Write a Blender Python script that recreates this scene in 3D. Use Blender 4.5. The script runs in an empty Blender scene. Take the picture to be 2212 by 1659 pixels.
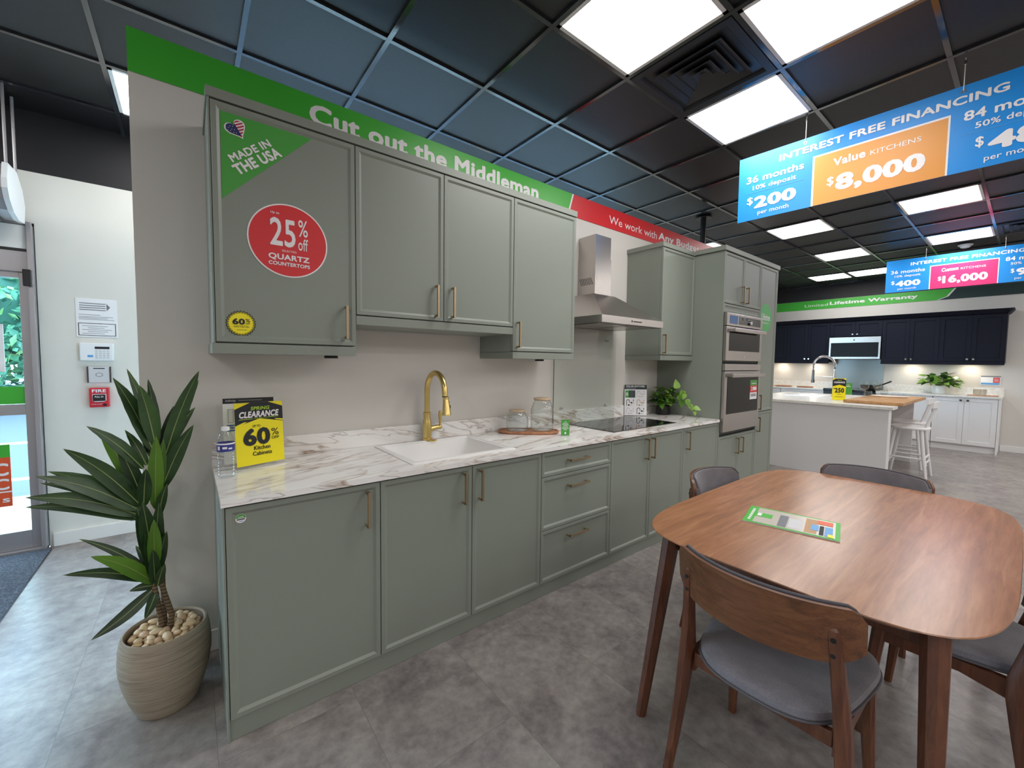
import bpy, bmesh, math, random
from mathutils import Vector, Matrix, Quaternion
from mathutils.geometry import tessellate_polygon
random.seed(7)
SC = bpy.context.scene
COL = SC.collection
PI = math.pi

# ---------------------------------------------------------------- camera
def make_camera():
    yaw, pit, rol = (math.radians(v) for v in (-38.2564, -3.1527, 0.6991))
    fw = Vector((-math.sin(yaw)*math.cos(pit), math.cos(yaw)*math.cos(pit), math.sin(pit)))
    rt = Vector((math.cos(yaw), math.sin(yaw), 0))
    up = rt.cross(fw)
    r2 = rt*math.cos(rol) + up*math.sin(rol)
    u2 = -rt*math.sin(rol) + up*math.cos(rol)
    cd = bpy.data.cameras.new('camera')
    cd.sensor_width = 36.0
    cd.lens = 885.3366*36.0/2212.0
    cd.clip_start = 0.02
    co = bpy.data.objects.new('camera', cd)
    COL.objects.link(co)
    m = Matrix((( r2.x, u2.x, -fw.x, -0.0855), (r2.y, u2.y, -fw.y, -2.38), (r2.z, u2.z, -fw.z, 1.4045), (0, 0, 0, 1)))
    co.matrix_world = m
    SC.camera = co
make_camera()

# ---------------------------------------------------------------- daylight, exposure
PANEL = 8.5            # radiance of the ceiling light diffusers
w = bpy.data.worlds.new('sky'); SC.world = w; w.use_nodes = True
bg = w.node_tree.nodes['Background']
bg.inputs[0].default_value = (0.55, 0.78, 1.0, 1)
bg.inputs[1].default_value = 10.0
SC.view_settings.view_transform = 'Standard'
SC.view_settings.look = 'None'
SC.view_settings.exposure = 0.85
SC.view_settings.gamma = 1.0
SC.view_settings.use_curve_mapping = False
try:
    SC.cycles.max_bounces = 10; SC.cycles.diffuse_bounces = 5; SC.cycles.glossy_bounces = 5
    SC.cycles.transmission_bounces = 10; SC.cycles.transparent_max_bounces = 16
    SC.cycles.caustics_reflective = False; SC.cycles.caustics_refractive = False
    SC.cycles.sample_clamp_indirect = 6.0
    SC.cycles.use_denoising = True
except Exception:
    pass

# ---------------------------------------------------------------- materials
def lin(c): 
    return tuple((v/255/12.92 if v/255 <= .04045 else ((v/255+.055)/1.055)**2.4) for v in c)
def S(r, g, b): return lin((r, g, b)) + (1,)
MATS = {}
def mat(name, col, rough=.5, metal=0., **kw):
    m = bpy.data.materials.new(name); m.use_nodes = True
    p = m.node_tree.nodes['Principled BSDF']
    p.inputs['Base Color'].default_value = col
    p.inputs['Roughness'].default_value = rough
    p.inputs['Metallic'].default_value = metal
    for k, v in kw.items():
        p.inputs[k.replace('_', ' ')].default_value = v
    MATS[name] = m
    return m
def nodes(m): return m.node_tree.nodes, m.node_tree.links, m.node_tree.nodes['Principled BSDF']
def add(nt, t, **kw):
    n = nt.new(t)
    for k, v in kw.items():
        if isinstance(k, str) and hasattr(n, k): setattr(n, k, v)
    return n
def coords(m, scale=(1, 1, 1), rot=(0, 0, 0), kind='Object'):
    n, l, p = nodes(m)
    tc = n.new('ShaderNodeTexCoord'); mp = n.new('ShaderNodeMapping')
    mp.inputs['Scale'].default_value = scale; mp.inputs['Rotation'].default_value = rot
    if kind == 'World':
        g = n.new('ShaderNodeNewGeometry'); l.new(g.outputs['Position'], mp.inputs[0])
    else:
        l.new(tc.outputs[kind], mp.inputs[0])
    return mp.outputs[0]
def noise(m, vec, scale, detail=3, rough=.5, dist=0.):
    n, l, p = nodes(m)
    t = n.new('ShaderNodeTexNoise'); t.inputs['Scale'].default_value = scale
    t.inputs['Detail'].default_value = detail; t.inputs['Roughness'].default_value = rough
    t.inputs['Distortion'].default_value = dist
    l.new(vec, t.inputs['Vector']); return t.outputs['Fac']
def ramp(m, fac, stops):
    n, l, p = nodes(m)
    r = n.new('ShaderNodeValToRGB'); e = r.color_ramp.elements
    while len(e) < len(stops): e.new(.5)
    for q, (pos, c) in zip(e, stops): q.position = pos; q.color = c
    l.new(fac, r.inputs[0]); return r.outputs[0]
def mix(m, fac, a, b, mode='MIX'):
    n, l, p = nodes(m)
    x = n.new('ShaderNodeMix'); x.data_type = 'RGBA'; x.blend_type = mode
    for sock, v in ((x.inputs[0], fac), (x.inputs[6], a), (x.inputs[7], b)):
        if hasattr(v, 'is_linked'): l.new(v, sock)
        else: sock.default_value = v
    return x.outputs[2]
def base(m, sock): m.node_tree.links.new(sock, m.node_tree.nodes['Principled BSDF'].inputs['Base Color'])
def bump(m, fac, strength=.2, dist=.002):
    n, l, p = nodes(m)
    b = n.new('ShaderNodeBump'); b.inputs['Strength'].default_value = strength; b.inputs['Distance'].default_value = dist
    l.new(fac, b.inputs['Height']); l.new(b.outputs[0], p.inputs['Normal'])

sage = mat('sage_paint', S(135, 142, 132), .42)
bump(sage, noise(sage, coords(sage, kind='World'), 900, 1), .03, .0006)
sage_dark = mat('sage_shadow_gap', S(22, 24, 22), .7)  # near-black carcass colour, shade of the door gaps painted in
bronze = mat('bronze_handle', S(176, 156, 128), .36, .8)
wallm = mat('beige_wall_paint', S(214, 210, 204), .75)
bump(wallm, noise(wallm, coords(wallm, kind='World'), 260, 2), .05, .001)
front_wallm = mat('off_white_wall_paint', S(222, 220, 212), .75)
bump(front_wallm, noise(front_wallm, coords(front_wallm, kind='World'), 260, 2), .05, .001)
white_trim = mat('white_trim_paint', S(232, 231, 228), .45)
blackwall = mat('black_wall_paint', S(28, 27, 30), .6)
tile = mat('black_ceiling_tile', S(17, 18, 21), .48)
nodes(tile)[2].inputs['Specular IOR Level'].default_value = .55
def _tile():
    v = coords(tile, kind='World')
    f = noise(tile, v, 160, 3, .7)
    base(tile, ramp(tile, f, [(.36, S(6, 6, 8)), (.5, S(17, 18, 21)), (.7, S(23, 24, 28))]))
    bump(tile, f, .25, .002)
_tile()
tee = mat('black_gloss_tee_bar', S(44, 45, 49), .14)
nodes(tee)[2].inputs['Specular IOR Level'].default_value = 1.0
louvrem = mat('matt_black_louvre', S(24, 25, 28), .5)
blackm = mat('black_plastic', S(16, 16, 17), .4)
black_gloss = mat('black_glass', S(7, 7, 9), .05)
oven_glass = mat('dark_oven_glass', S(9, 8, 9), .06, 0, Specular_IOR_Level=.22)
steel = mat('brushed_steel', S(186, 180, 176), .27, .95)
_sv = coords(steel, (4, 4, 260)); bump(steel, noise(steel, _sv, 6, 2), .04, .0008)
steel_dark = mat('dark_steel', S(96, 94, 94), .3, .9)
chrome = mat('chrome', S(205, 205, 208), .12, 1)
brass = mat('brushed_brass', S(216, 190, 122), .28, .95)
white_gloss = mat('white_composite', S(240, 238, 236), .22)
white_paint = mat('white_cabinet_paint', S(226, 225, 226), .42)
island_paint = mat('pale_grey_panel', S(226, 225, 227), .45)
navy = mat('navy_paint', S(15, 18, 34), .55, 0, Specular_IOR_Level=.22)
alu = mat('grey_aluminium', S(172, 168, 170), .38, .55)
white_plastic = mat('white_plastic', S(235, 238, 240), .4)
paper = mat('white_paper', S(238, 238, 240), .6)
graphite = mat('grey_print', S(120, 122, 128), .6)
inkdark = mat('dark_print', S(24, 28, 34), .55)
green = mat('green_vinyl', S(66, 178, 54), .4)
green_mid = mat('green_sticker', S(74, 160, 66), .4)
green_dark = mat('dark_green_panel', S(28, 52, 52), .5)
leaf_badge = mat('sea_green_sticker', S(88, 178, 100), .4)
red = mat('red_vinyl', S(214, 40, 46), .4)
white_vinyl = mat('white_vinyl', S(240, 236, 238), .45)
cyan = mat('blue_sign_print', S(28, 142, 226), .38)
orange = mat('orange_print', S(226, 150, 62), .4)
magenta = mat('magenta_print', S(214, 50, 116), .4)
yellow = mat('yellow_print', S(246, 230, 20), .4)
lime = mat('lime_print', S(178, 212, 60), .4)
flag_blue = mat('flag_blue', S(42, 50, 100), .4)
flag_red = mat('flag_red', S(176, 48, 66), .4)
fire_red = mat('fire_alarm_red', S(206, 34, 52), .35)
skyblue = mat('sky_blue_print', S(90, 160, 220), .4)
tan = mat('tan_print', S(190, 150, 110), .5)
blue_label = mat('blue_label', S(48, 58, 140), .35)
pale_grey = mat('pale_grey_print', S(205, 205, 208), .5)
orange_red = mat('orange_red_print', S(226, 88, 48), .4)
display_blue = mat('blue_film_on_display', S(40, 98, 160), .2)
potm = mat('stoneware_pot', S(160, 148, 130), .8)
def _pot():
    v = coords(potm, (1.2, 1.2, 26)); f = noise(potm, v, 6, 4, .6)
    base(potm, ramp(potm, f, [(.3, S(132, 120, 104)), (.55, S(160, 148, 130)), (.75, S(172, 160, 142))]))
    bump(potm, f, .5, .004)
_pot()
pebblem = mat('cream_pebble', S(222, 194, 150), .6)
def _peb():
    n, l, p = nodes(pebblem)
    oi = n.new('ShaderNodeObjectInfo')
    c = ramp(pebblem, oi.outputs['Random'], [(0, S(226, 204, 166)), (.4, S(214, 184, 138)), (.7, S(232, 212, 178)), (1, S(196, 160, 128))])
    f = noise(pebblem, coords(pebblem), 40, 3)
    base(pebblem, mix(pebblem, .25, c, ramp(pebblem, f, [(.3, S(190, 156, 116)), (.7, S(240, 224, 196))])))
_peb()
leafm = mat('dracaena_leaf', S(46, 80, 38), .38)
def _leaf():
    n, l, p = nodes(leafm)
    at = n.new('ShaderNodeAttribute'); at.attribute_name = 'tone'
    f = noise(leafm, coords(leafm), 18, 3)
    c = ramp(leafm, at.outputs['Fac'], [(0, S(28, 46, 27)), (.5, S(48, 80, 38)), (1, S(112, 160, 46))])
    base(leafm, mix(leafm, .3, c, ramp(leafm, f, [(.3, S(24, 48, 24)), (.7, S(70, 104, 56))])))
    p.inputs['Subsurface Weight'].default_value = 0.0
_leaf()
veinm = mat('leaf_midrib', S(142, 158, 96), .5)
canem = mat('ringed_cane', S(140, 112, 80), .8)
def _cane():
    n, l, p = nodes(canem)
    wv = n.new('ShaderNodeTexWave'); wv.bands_direction = 'Z'; wv.inputs['Scale'].default_value = 22; wv.inputs['Distortion'].default_value = 2
    l.new(coords(canem), wv.inputs[0])
    base(canem, ramp(canem, wv.outputs['Fac'], [(.1, S(84, 68, 50)), (.6, S(128, 108, 82))])); bump(canem, wv.outputs['Fac'], .6, .003)
_cane()
pothosm = mat('pothos_leaf', S(96, 150, 50), .4)
def _pothos():
    n, l, p = nodes(pothosm)
    at = n.new('ShaderNodeAttribute'); at.attribute_name = 'tone'
    base(pothosm, ramp(pothosm, at.outputs['Fac'], [(0, S(36, 76, 30)), (.5, S(92, 140, 48)), (1, S(156, 194, 84))]))
_pothos()
stemm = mat('green_stem', S(120, 150, 80), .5)
treem = mat('tree_foliage', S(70, 140, 96), .6)
def _tree():
    n, l, p = nodes(treem)
    at = n.new('ShaderNodeAttribute'); at.attribute_name = 'tone'
    base(treem, ramp(treem, at.outputs['Fac'], [(0, S(40, 92, 74)), (.6, S(74, 132, 96)), (1, S(128, 166, 92))]))
_tree()
barkm = mat('bark', S(84, 74, 62), .9)
asphalt = mat('asphalt', S(72, 78, 86), .85)
base(asphalt, ramp(asphalt, noise(asphalt, coords(asphalt, kind='World'), 60, 4), [(.3, S(46, 54, 64)), (.7, S(62, 70, 80))]))
pavement = mat('speckled_concrete', S(196, 196, 190), .9)
base(pavement, ramp(pavement, noise(pavement, coords(pavement, (1, 2.4, 1), kind='World'), 34, 3, .7), [(.38, S(112, 112, 104)), (.5, S(172, 172, 166)), (.7, S(188, 188, 182))]))
matm = mat('charcoal_carpet', S(62, 66, 74), .95)
base(matm, ramp(matm, noise(matm, coords(matm, kind='World'), 120, 3, .8), [(.35, S(34, 37, 44)), (.55, S(66, 70, 80)), (.7, S(120, 124, 134))]))

def glass(name, tint=(1, 1, 1, 1), refl=1.0):
    """thin clear sheet: see-through with a fresnel reflection"""
    m = bpy.data.materials.new(name); m.use_nodes = True
    n, l = m.node_tree.nodes, m.node_tree.links
    n.clear()
    o = n.new('ShaderNodeOutputMaterial'); t = n.new('ShaderNodeBsdfTransparent'); g = n.new('ShaderNodeBsdfGlossy')
    g.inputs['Roughness'].default_value = .02; t.inputs[0].default_value = tint
    f = n.new('ShaderNodeFresnel'); f.inputs[0].default_value = 1.5
    x = n.new('ShaderNodeMixShader')
    mm = n.new('ShaderNodeMath'); mm.operation = 'MULTIPLY'; mm.inputs[1].default_value = refl
    gb = n.new('ShaderNodeNewGeometry'); inv = n.new('ShaderNodeMath'); inv.operation = 'SUBTRACT'; inv.inputs[0].default_value = 1.0
    l.new(gb.outputs['Backfacing'], inv.inputs[1]); m2 = n.new('ShaderNodeMath'); m2.operation = 'MULTIPLY'; l.new(inv.outputs[0], m2.inputs[1]); l.new(f.outputs[0], m2.inputs[0])
    l.new(m2.outputs[0], mm.inputs[0]); l.new(mm.outputs[0], x.inputs[0]); l.new(t.outputs[0], x.inputs[1]); l.new(g.outputs[0], x.inputs[2]); l.new(x.outputs[0], o.inputs[0])
    MATS[name] = m; return m
clear = glass('clear_glass', (.94, .955, .95, 1), 1.6)
pane = glass('window_pane', (.9, .96, .97, 1), .8)
acrylic = glass('clear_acrylic', (.985, .985, .985, 1), 1.0)
pet = glass('clear_bottle_plastic', (.975, .985, .99, 1), 1.5)
splashm = glass('toughened_glass', (.955, .975, .965, 1), 1.1)

# floor: large stone-look vinyl tiles
floorm = mat('stone_vinyl_tiles', S(140, 134, 131), .3)
def _floor():
    n, l, p = nodes(floorm)
    g = n.new('ShaderNodeNewGeometry'); mp = n.new('ShaderNodeMapping')
    mp.inputs['Rotation'].default_value = (0, 0, PI/2)
    mp.inputs['Location'].default_value = (2.093, 0.505-.467*2, 0)
    l.new(g.outputs['Position'], mp.inputs[0])
    b = n.new('ShaderNodeTexBrick'); b.offset = .5
    b.inputs['Scale'].default_value = 1.0
    b.inputs['Brick Width'].default_value = .933; b.inputs['Row Height'].default_value = .467
    b.inputs['Mortar Size'].default_value = .0011; b.inputs['Mortar Smooth'].default_value = .2
    b.inputs['Bias'].default_value = 0
    b.inputs['Color1'].default_value = (0, 0, 0, 1); b.inputs['Color2'].default_value = (1, 1, 1, 1); b.inputs['Mortar'].default_value = (.5, .5, .5, 1)
    l.new(mp.outputs[0], b.inputs['Vector'])
    # shift the cloudy print per tile
    sc = n.new('ShaderNodeVectorMath'); sc.operation = 'MULTIPLY_ADD'
    sc.inputs[1].default_value = (7.3, 4.1, 2.2); l.new(b.outputs['Color'], sc.inputs[0]); l.new(g.outputs['Position'], sc.inputs[2])
    f1 = noise(floorm, sc.outputs[0], 4.2, 6, .62, .3)
    f2 = noise(floorm, sc.outputs[0], 22, 5, .65)
    c1 = ramp(floorm, f1, [(.28, S(92, 85, 86)), (.42, S(122, 114, 114)), (.55, S(144, 137, 133)), (.70, S(160, 156, 149))])
    c2 = ramp(floorm, f2, [(.30, S(88, 82, 82)), (.52, S(138, 131, 128)), (.72, S(170, 164, 158))])
    c = mix(floorm, .42, c1, c2)
    tone = ramp(floorm, b.outputs['Color'], [(0, (.93, .93, .93, 1)), (1, (1.05, 1.05, 1.05, 1))])
    c = mix(floorm, 1.0, c, tone, 'MULTIPLY')
    c = mix(floorm, b.outputs['Fac'], c, S(112, 106, 104))
    base(floorm, c)
    bump(floorm, f2, .05, .001)
_floor()

# counter: white marble-look laminate with long brown veins
marble = mat('veined_marble', S(240, 237, 234), .07)
def _marble():
    n, l, p = nodes(marble)
    g = n.new('ShaderNodeNewGeometry'); sx = n.new('ShaderNodeSeparateXYZ'); l.new(g.outputs['Position'], sx.inputs[0])
    sub = n.new('ShaderNodeMath'); sub.operation = 'SUBTRACT'; l.new(sx.outputs['Y'], sub.inputs[0]); l.new(sx.outputs['Z'], sub.inputs[1])
    cb = n.new('ShaderNodeCombineXYZ'); l.new(sx.outputs['X'], cb.inputs[0]); l.new(sub.outputs[0], cb.inputs[1])
    def C(scale, rot):
        # turn the slab first, then stretch along the veins
        a = n.new('ShaderNodeMapping'); a.inputs['Rotation'].default_value = (0, 0, rot); l.new(cb.outputs[0], a.inputs[0])
        b = n.new('ShaderNodeMapping'); b.inputs['Scale'].default_value = scale; l.new(a.outputs[0], b.inputs[0]); return b.outputs[0]
    v = C((.75, 3.6, 1), -.30)
    d = noise(marble, v, 1.25, 5, .52, .5)
    big = ramp(marble, d, [(.48, (0, 0, 0, 1)), (.4985, (1, 1, 1, 1)), (.504, (.5, .5, .5, 1)), (.54, (0, 0, 0, 1))])
    d2 = noise(marble, C((1.0, 6.0, 1), -.22), 1.5, 4, .5, .6)
    fine = ramp(marble, d2, [(.486, (0, 0, 0, 1)), (.5, (1, 1, 1, 1)), (.514, (0, 0, 0, 1))])
    k = ramp(marble, noise(marble, C((1, 2, 1), 0), 2.4, 2), [(.34, (.15, .15, .15, 1)), (.56, (1, 1, 1, 1))])
    bcol = ramp(marble, noise(marble, v, 2.0, 3), [(.3, S(232, 227, 223)), (.55, S(247, 245, 243))])
    c = mix(marble, mix(marble, 1.0, big, k, 'MULTIPLY'), bcol, S(160, 130, 106))
    c = mix(marble, mix(marble, 1.0, fine, (.6, .6, .6, 1), 'MULTIPLY'), c, S(154, 138, 126))
    base(marble, c)
_marble()
quartz = mat('pale_quartz', S(232, 230, 226), .25)
base(quartz, ramp(quartz, noise(quartz, coords(quartz, kind='World'), 30, 4), [(.35, S(222, 219, 214)), (.65, S(238, 236, 232))]))

def wood(name, dark, mid, light, rough, scale=(2.2, 26, 26), rings=1.0):
    m = mat(name, mid, rough)
    v = coords(m, scale)
    f = noise(m, v, 1.7, 6, .6, .9)
    f2 = noise(m, v, 9, 3, .5)
    c = ramp(m, f, [(.28, dark), (.5, mid), (.72, light)])
    c = mix(m, .18, c, ramp(m, f2, [(.35, dark), (.65, light)]))
    base(m, c)
    return m
walnut = wood('walnut_veneer', S(132, 86, 58), S(156, 104, 70), S(178, 126, 90), .26, (1.3, 15, 15))
nodes(walnut)[2].inputs['Specular IOR Level'].default_value = .75
walnut_leg = wood('walnut_stained_frame', S(66, 36, 24), S(98, 56, 36), S(124, 76, 50), .38, (26, 26, 2.4))
walnut_back = wood('walnut_ply_back', S(76, 45, 28), S(110, 68, 42), S(134, 88, 56), .36, (2.4, 22, 26))
oakbar = wood('oiled_oak_slab', S(150, 104, 62), S(186, 138, 88), S(204, 160, 110), .4, (1.2, 9, 9))
acacia = wood('acacia_board', S(138, 88, 58), S(172, 116, 82), S(196, 144, 108), .4, (5, 16, 16))
bamboo = wood('pale_wood_lid', S(176, 148, 116), S(204, 178, 146), S(220, 198, 168), .5, (12, 30, 30))
fabric = mat('grey_woven_fabric', S(118, 113, 118), .95)
def _fab():
    v = coords(fabric)
    f = noise(fabric, v, 420, 2, .7); g = noise(fabric, v, 14, 3)
    base(fabric, mix(fabric, .5, ramp(fabric, f, [(.35, S(92, 88, 94)), (.65, S(140, 135, 140))]), ramp(fabric, g, [(.35, S(106, 101, 106)), (.65, S(126, 121, 126))])))
    bump(fabric, f, .35, .0012)
    nodes(fabric)[2].inputs['Sheen Weight'].default_value = .25
_fab()
piping = mat('grey_piping', S(92, 88, 93), .9)
panel_glow = mat('light_diffuser', S(250, 250, 250), .5)
def _glow():
    p = nodes(panel_glow)[2]
    p.inputs['Emission Color'].default_value = (1, .98, .955, 1)
    p.inputs['Emission Strength'].default_value = PANEL
_glow()
spot_glow = mat('puck_light_lens', S(255, 245, 220), .4)
nodes(spot_glow)[2].inputs['Emission Color'].default_value = (1, .9, .72, 1)
nodes(spot_glow)[2].inputs['Emission Strength'].default_value = 110

# ---------------------------------------------------------------- mesh building
class MB:
    def __init__(s): s.v = []; s.f = []; s.sm = []
    def add(s, vs, fs, smooth=False):
        b = len(s.v); s.v += [tuple(x) for x in vs]
        for f in fs: s.f.append(tuple(i+b for i in f)); s.sm.append(smooth)
        return s
    def box(s, x0, x1, y0, y1, z0, z1, bev=0.):
        if x0 > x1: x0, x1 = x1, x0
        if y0 > y1: y0, y1 = y1, y0
        if z0 > z1: z0, z1 = z1, z0
        if bev <= 0:
            return s.add([(x0,y0,z0),(x1,y0,z0),(x1,y1,z0),(x0,y1,z0),(x0,y0,z1),(x1,y0,z1),(x1,y1,z1),(x0,y1,z1)],
                  [(0,3,2,1),(4,5,6,7),(0,1,5,4),(1,2,6,5),(2,3,7,6),(3,0,4,7)])
        bm = bmesh.new(); bmesh.ops.create_cube(bm, size=1)
        for q in bm.verts:
            q.co = ((x0+x1)/2+q.co.x*(x1-x0), (y0+y1)/2+q.co.y*(y1-y0), (z0+z1)/2+q.co.z*(z1-z0))
        b = min(bev, .49*min(x1-x0, y1-y0, z1-z0))
        bmesh.ops.bevel(bm, geom=list(bm.edges), offset=b, segments=2, affect='EDGES', profile=.6)
        bm.verts.index_update()
        s.add([q.co[:] for q in bm.verts], [[q.index for q in f.verts] for f in bm.faces], False)
        bm.free(); return s
    def ring(s, loops, cap0=True, cap1=True, closed=True, smooth=True):
        n = len(loops[0]); vs = [p for L in loops for p in L]; fs = []
        for i in range(len(loops)-1):
            for j in range(n if closed else n-1):
                a = i*n+j; b = i*n+(j+1) % n
                fs.append((a, b, b+n, a+n))
        s.add(vs, fs, smooth)
        if cap0: s.add(list(reversed(loops[0])), [tuple(range(n))])
        if cap1: s.add(loops[-1], [tuple(range(n))])
        return s
    def lathe(s, prof, cx=0, cy=0, n=32, z0=0., cap0=True, cap1=True):
        loops = [[(cx+r*math.cos(2*PI*k/n), cy+r*math.sin(2*PI*k/n), z0+z) for k in range(n)] for r, z in prof]
        return s.ring(loops, cap0, cap1)
    def tube(s, path, r, n=10, cap=True, squash=None):
        P = [Vector(p) for p in path]; R = r if isinstance(r, (list, tuple)) else [r]*len(P)
        t0 = (P[1]-P[0]).normalized()
        ref = Vector((0, 0, 1)) if abs(t0.z) < .9 else Vector((1, 0, 0))
        u = t0.cross(ref).normalized(); loops = []
        for i, p in enumerate(P):
            t = ((P[min(i+1, len(P)-1)]-P[max(i-1, 0)])).normalized()
            u = (u - t*u.dot(t)).normalized(); v = t.cross(u)
            q = squash or (1, 1)
            loops.append([tuple(p + (u*math.cos(2*PI*k/n)*q[0] + v*math.sin(2*PI*k/n)*q[1])*R[i]) for k in range(n)])
        return s.ring(loops, cap, cap)
    def prism(s, pts, z0, z1, axis='z'):
        """extrude a 2-D outline: axis z -> (x,y), axis y -> (x,z), axis x -> (y,z)"""
        def P(a, b, c):
            return {'z': (a, b, c), 'y': (a, c, b), 'x': (c, a, b)}[axis]
        n = len(pts)
        tri = tessellate_polygon([[Vector((a, b, 0)) for a, b in pts]])
        vs = [P(a, b, z0) for a, b in pts] + [P(a, b, z1) for a, b in pts]
        fs = [tuple(t) for t in tri] + [tuple(i+n for i in reversed(t)) for t in tri]
        fs += [(i, (i+1) % n, (i+1) % n+n, i+n) for i in range(n)]
        return s.add(vs, fs)
    def sphere(s, c, r, sc=(1, 1, 1), n=16, m=10):
        loops = []
        for i in range(m+1):
            th = PI*i/m - PI/2; rr = max(math.cos(th), 1e-4)
            loops.append([(c[0]+r*sc[0]*rr*math.cos(2*PI*k/n), c[1]+r*sc[1]*rr*math.sin(2*PI*k/n), c[2]+r*sc[2]*math.sin(th)) for k in range(n)])
        return s.ring(loops, True, True)
    def xform(s, M):
        s.v = [tuple(M @ Vector(p)) for p in s.v]; return s

ORG = {}
def org(o): return ORG.get(o.name, Vector((0, 0, 0))) if o else Vector((0, 0, 0))
def make(name, mb, m, parent=None, sharp=35, loc=None):
    """link one mesh object; world-space vertices; parts keep their thing's origin"""
    L = org(parent) if parent else Vector(loc or (0, 0, 0))
    me = bpy.data.meshes.new(name)
    me.from_pydata([(x-L.x, y-L.y, z-L.z) for x, y, z in mb.v], [], mb.f)
    me.materials.append(m)
    for p, q in zip(me.polygons, mb.sm): p.use_smooth = q
    bm = bmesh.new(); bm.from_mesh(me); bmesh.ops.recalc_face_normals(bm, faces=bm.faces); bm.to_mesh(me); bm.free()
    if any(mb.sm): me.set_sharp_from_angle(angle=math.radians(sharp))
    o = bpy.data.objects.new(name, me); COL.objects.link(o)
    if parent:
        o.parent = parent; ORG[o.name] = L
    else:
        o.location = L; ORG[o.name] = L
    return o
def tag(o, label, cat, group=None, kind=None):
    if label: o['label'] = label
    if cat: o['category'] = cat
    if group: o['group'] = group
    if kind: o['kind'] = kind
    return o
def thing(name, label, cat, loc=(0, 0, 0), group=None):
    o = bpy.data.objects.new(name, None); COL.objects.link(o)
    o.location = loc; o.empty_display_size = .05; ORG[o.name] = Vector(loc)
    return tag(o, label, cat, group)
def struct(name, mb, m, parent=None):
    o = make(name, mb, m, parent)
    if not parent: o['kind'] = 'structure'
    return o
def dup(o, parent=None):
    c = o.copy(); COL.objects.link(c)
    if parent: c.parent = parent
    for ch in list(o.children): dup(ch, c)
    return c

# flat print on a plane: frame = (origin, u axis, v axis)
def FR(o, u, v): return (Vector(o), Vector(u).normalized(), Vector(v).normalized())
def at(fr, u, v, e=0.):
    return tuple(fr[0] + fr[1]*u + fr[2]*v + fr[1].cross(fr[2])*e)
def poly(name, pts, fr, m, parent, e=.0008, t=.0006):
    """thin printed or stuck-on shape, front at height e over the plane"""
    mb = MB(); n = len(pts)
    tri = tessellate_polygon([[Vector((a, b, 0)) for a, b in pts]])
    mb.add([at(fr, a, b, e-t) for a, b in pts] + [at(fr, a, b, e) for a, b in pts],
           [tuple(x) for x in tri] + [tuple(i+n for i in reversed(x)) for x in tri] + [(i, (i+1) % n, (i+1) % n+n, i+n) for i in range(n)])
    return make(name, mb, m, parent)
def rect(name, u0, v0, u1, v1, fr, m, parent, e=.0008, t=.0006):
    return poly(name, [(u0, v0), (u1, v0), (u1, v1), (u0, v1)], fr, m, parent, e, t)
def ell(cu, cv, ru, rv, n=40, a0=0): return [(cu+ru*math.cos(a0+2*PI*k/n), cv+rv*math.sin(a0+2*PI*k/n)) for k in range(n)]
def text_geo(s, bold):
    """flat lettering; bold strokes are the outline struck several times around itself"""
    cu = bpy.data.curves.new('t', 'FONT'); cu.body = s; cu.resolution_u = 3
    cu.space_character = 1.0 + bold*1.1
    ob = bpy.data.objects.new('t', cu)
    me = bpy.data.meshes.new_from_object(ob)
    vs = [q.co[:] for q in me.vertices]; fs = [tuple(p.vertices) for p in me.polygons]
    bpy.data.objects.remove(ob); bpy.data.meshes.remove(me); bpy.data.curves.remove(cu)
    if bold > .006:
        v0, f0 = list(vs), list(fs); r = bold*.85
        for k in range(8):
            a = PI*k/4; b = len(vs)
            vs += [(x+r*math.cos(a), y+r*math.sin(a), (k+1)*7e-5) for x, y, z in v0]   # each strike a hair above the last
            fs += [tuple(i+b for i in f) for f in f0]
    return vs, fs
def text(lines, fr, m, parent, e=.0016, name='lettering'):
    """lines: (string, u0, v0, u1, v1, bold[, rotation, shear]) boxes the letters fill; one part for each line"""
    for L in lines:
        s, u0, v0, u1, v1 = L[:5]; bold = L[5] if len(L) > 5 else .02
        rot = L[6] if len(L) > 6 else 0.; sh = L[7] if len(L) > 7 else 0.
        vs, fs = text_geo(s, bold)
        if not vs: continue
        x0 = min(q[0] for q in vs); x1 = max(q[0] for q in vs)
        y0 = min(q[1] for q in vs); y1 = max(q[1] for q in vs)
        sx = (u1-u0)/(x1-x0); sy = (v1-v0)/(y1-y0)
        out = []
        for x, y, z in vs:
            a = (x-x0)*sx; b = (y-y0)*sy; a += b*sh
            a, b = a*math.cos(rot)-b*math.sin(rot), a*math.sin(rot)+b*math.cos(rot)
            out.append(at(fr, u0+a, v0+b, e+z))
        make(name, MB().add(out, fs), m, parent)

# ================================================================ THE ROOM
ZC = 3.0912; GX = .7855; GY = -.1855; U = .6096
struct('floor', MB().box(-6, 10.6, -9, 2.03, -.06, 0), floorm)
struct('ceiling', MB().box(-6, 10.6, -9, 2.2, ZC+.012, ZC+.06), tile)
grid = MB()
for k in range(-11, 17):
    x = GX+k*U
    if -6 < x < 10.6: grid.box(x-.012, x+.012, -9, 2.03, ZC-.002, ZC+.02)
for k in range(-14, 4):
    y = GY+k*U
    if -9 < y < 2.03: grid.box(-6, 10.6, y-.0115, y+.0115, ZC-.001, ZC+.02)
struct('trim_1', grid, tee)
# partition behind the sage kitchen, lower than the ceiling
struct('wall_partition', MB().box(-.255, 6.2, 0, .12, 0, 2.765), wallm)  # unseen right end lengthened to block window light from the island
struct('baseboard_partition', MB().box(-.255, -.002, -.014, 0, 0, .1, .003), white_trim)
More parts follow.
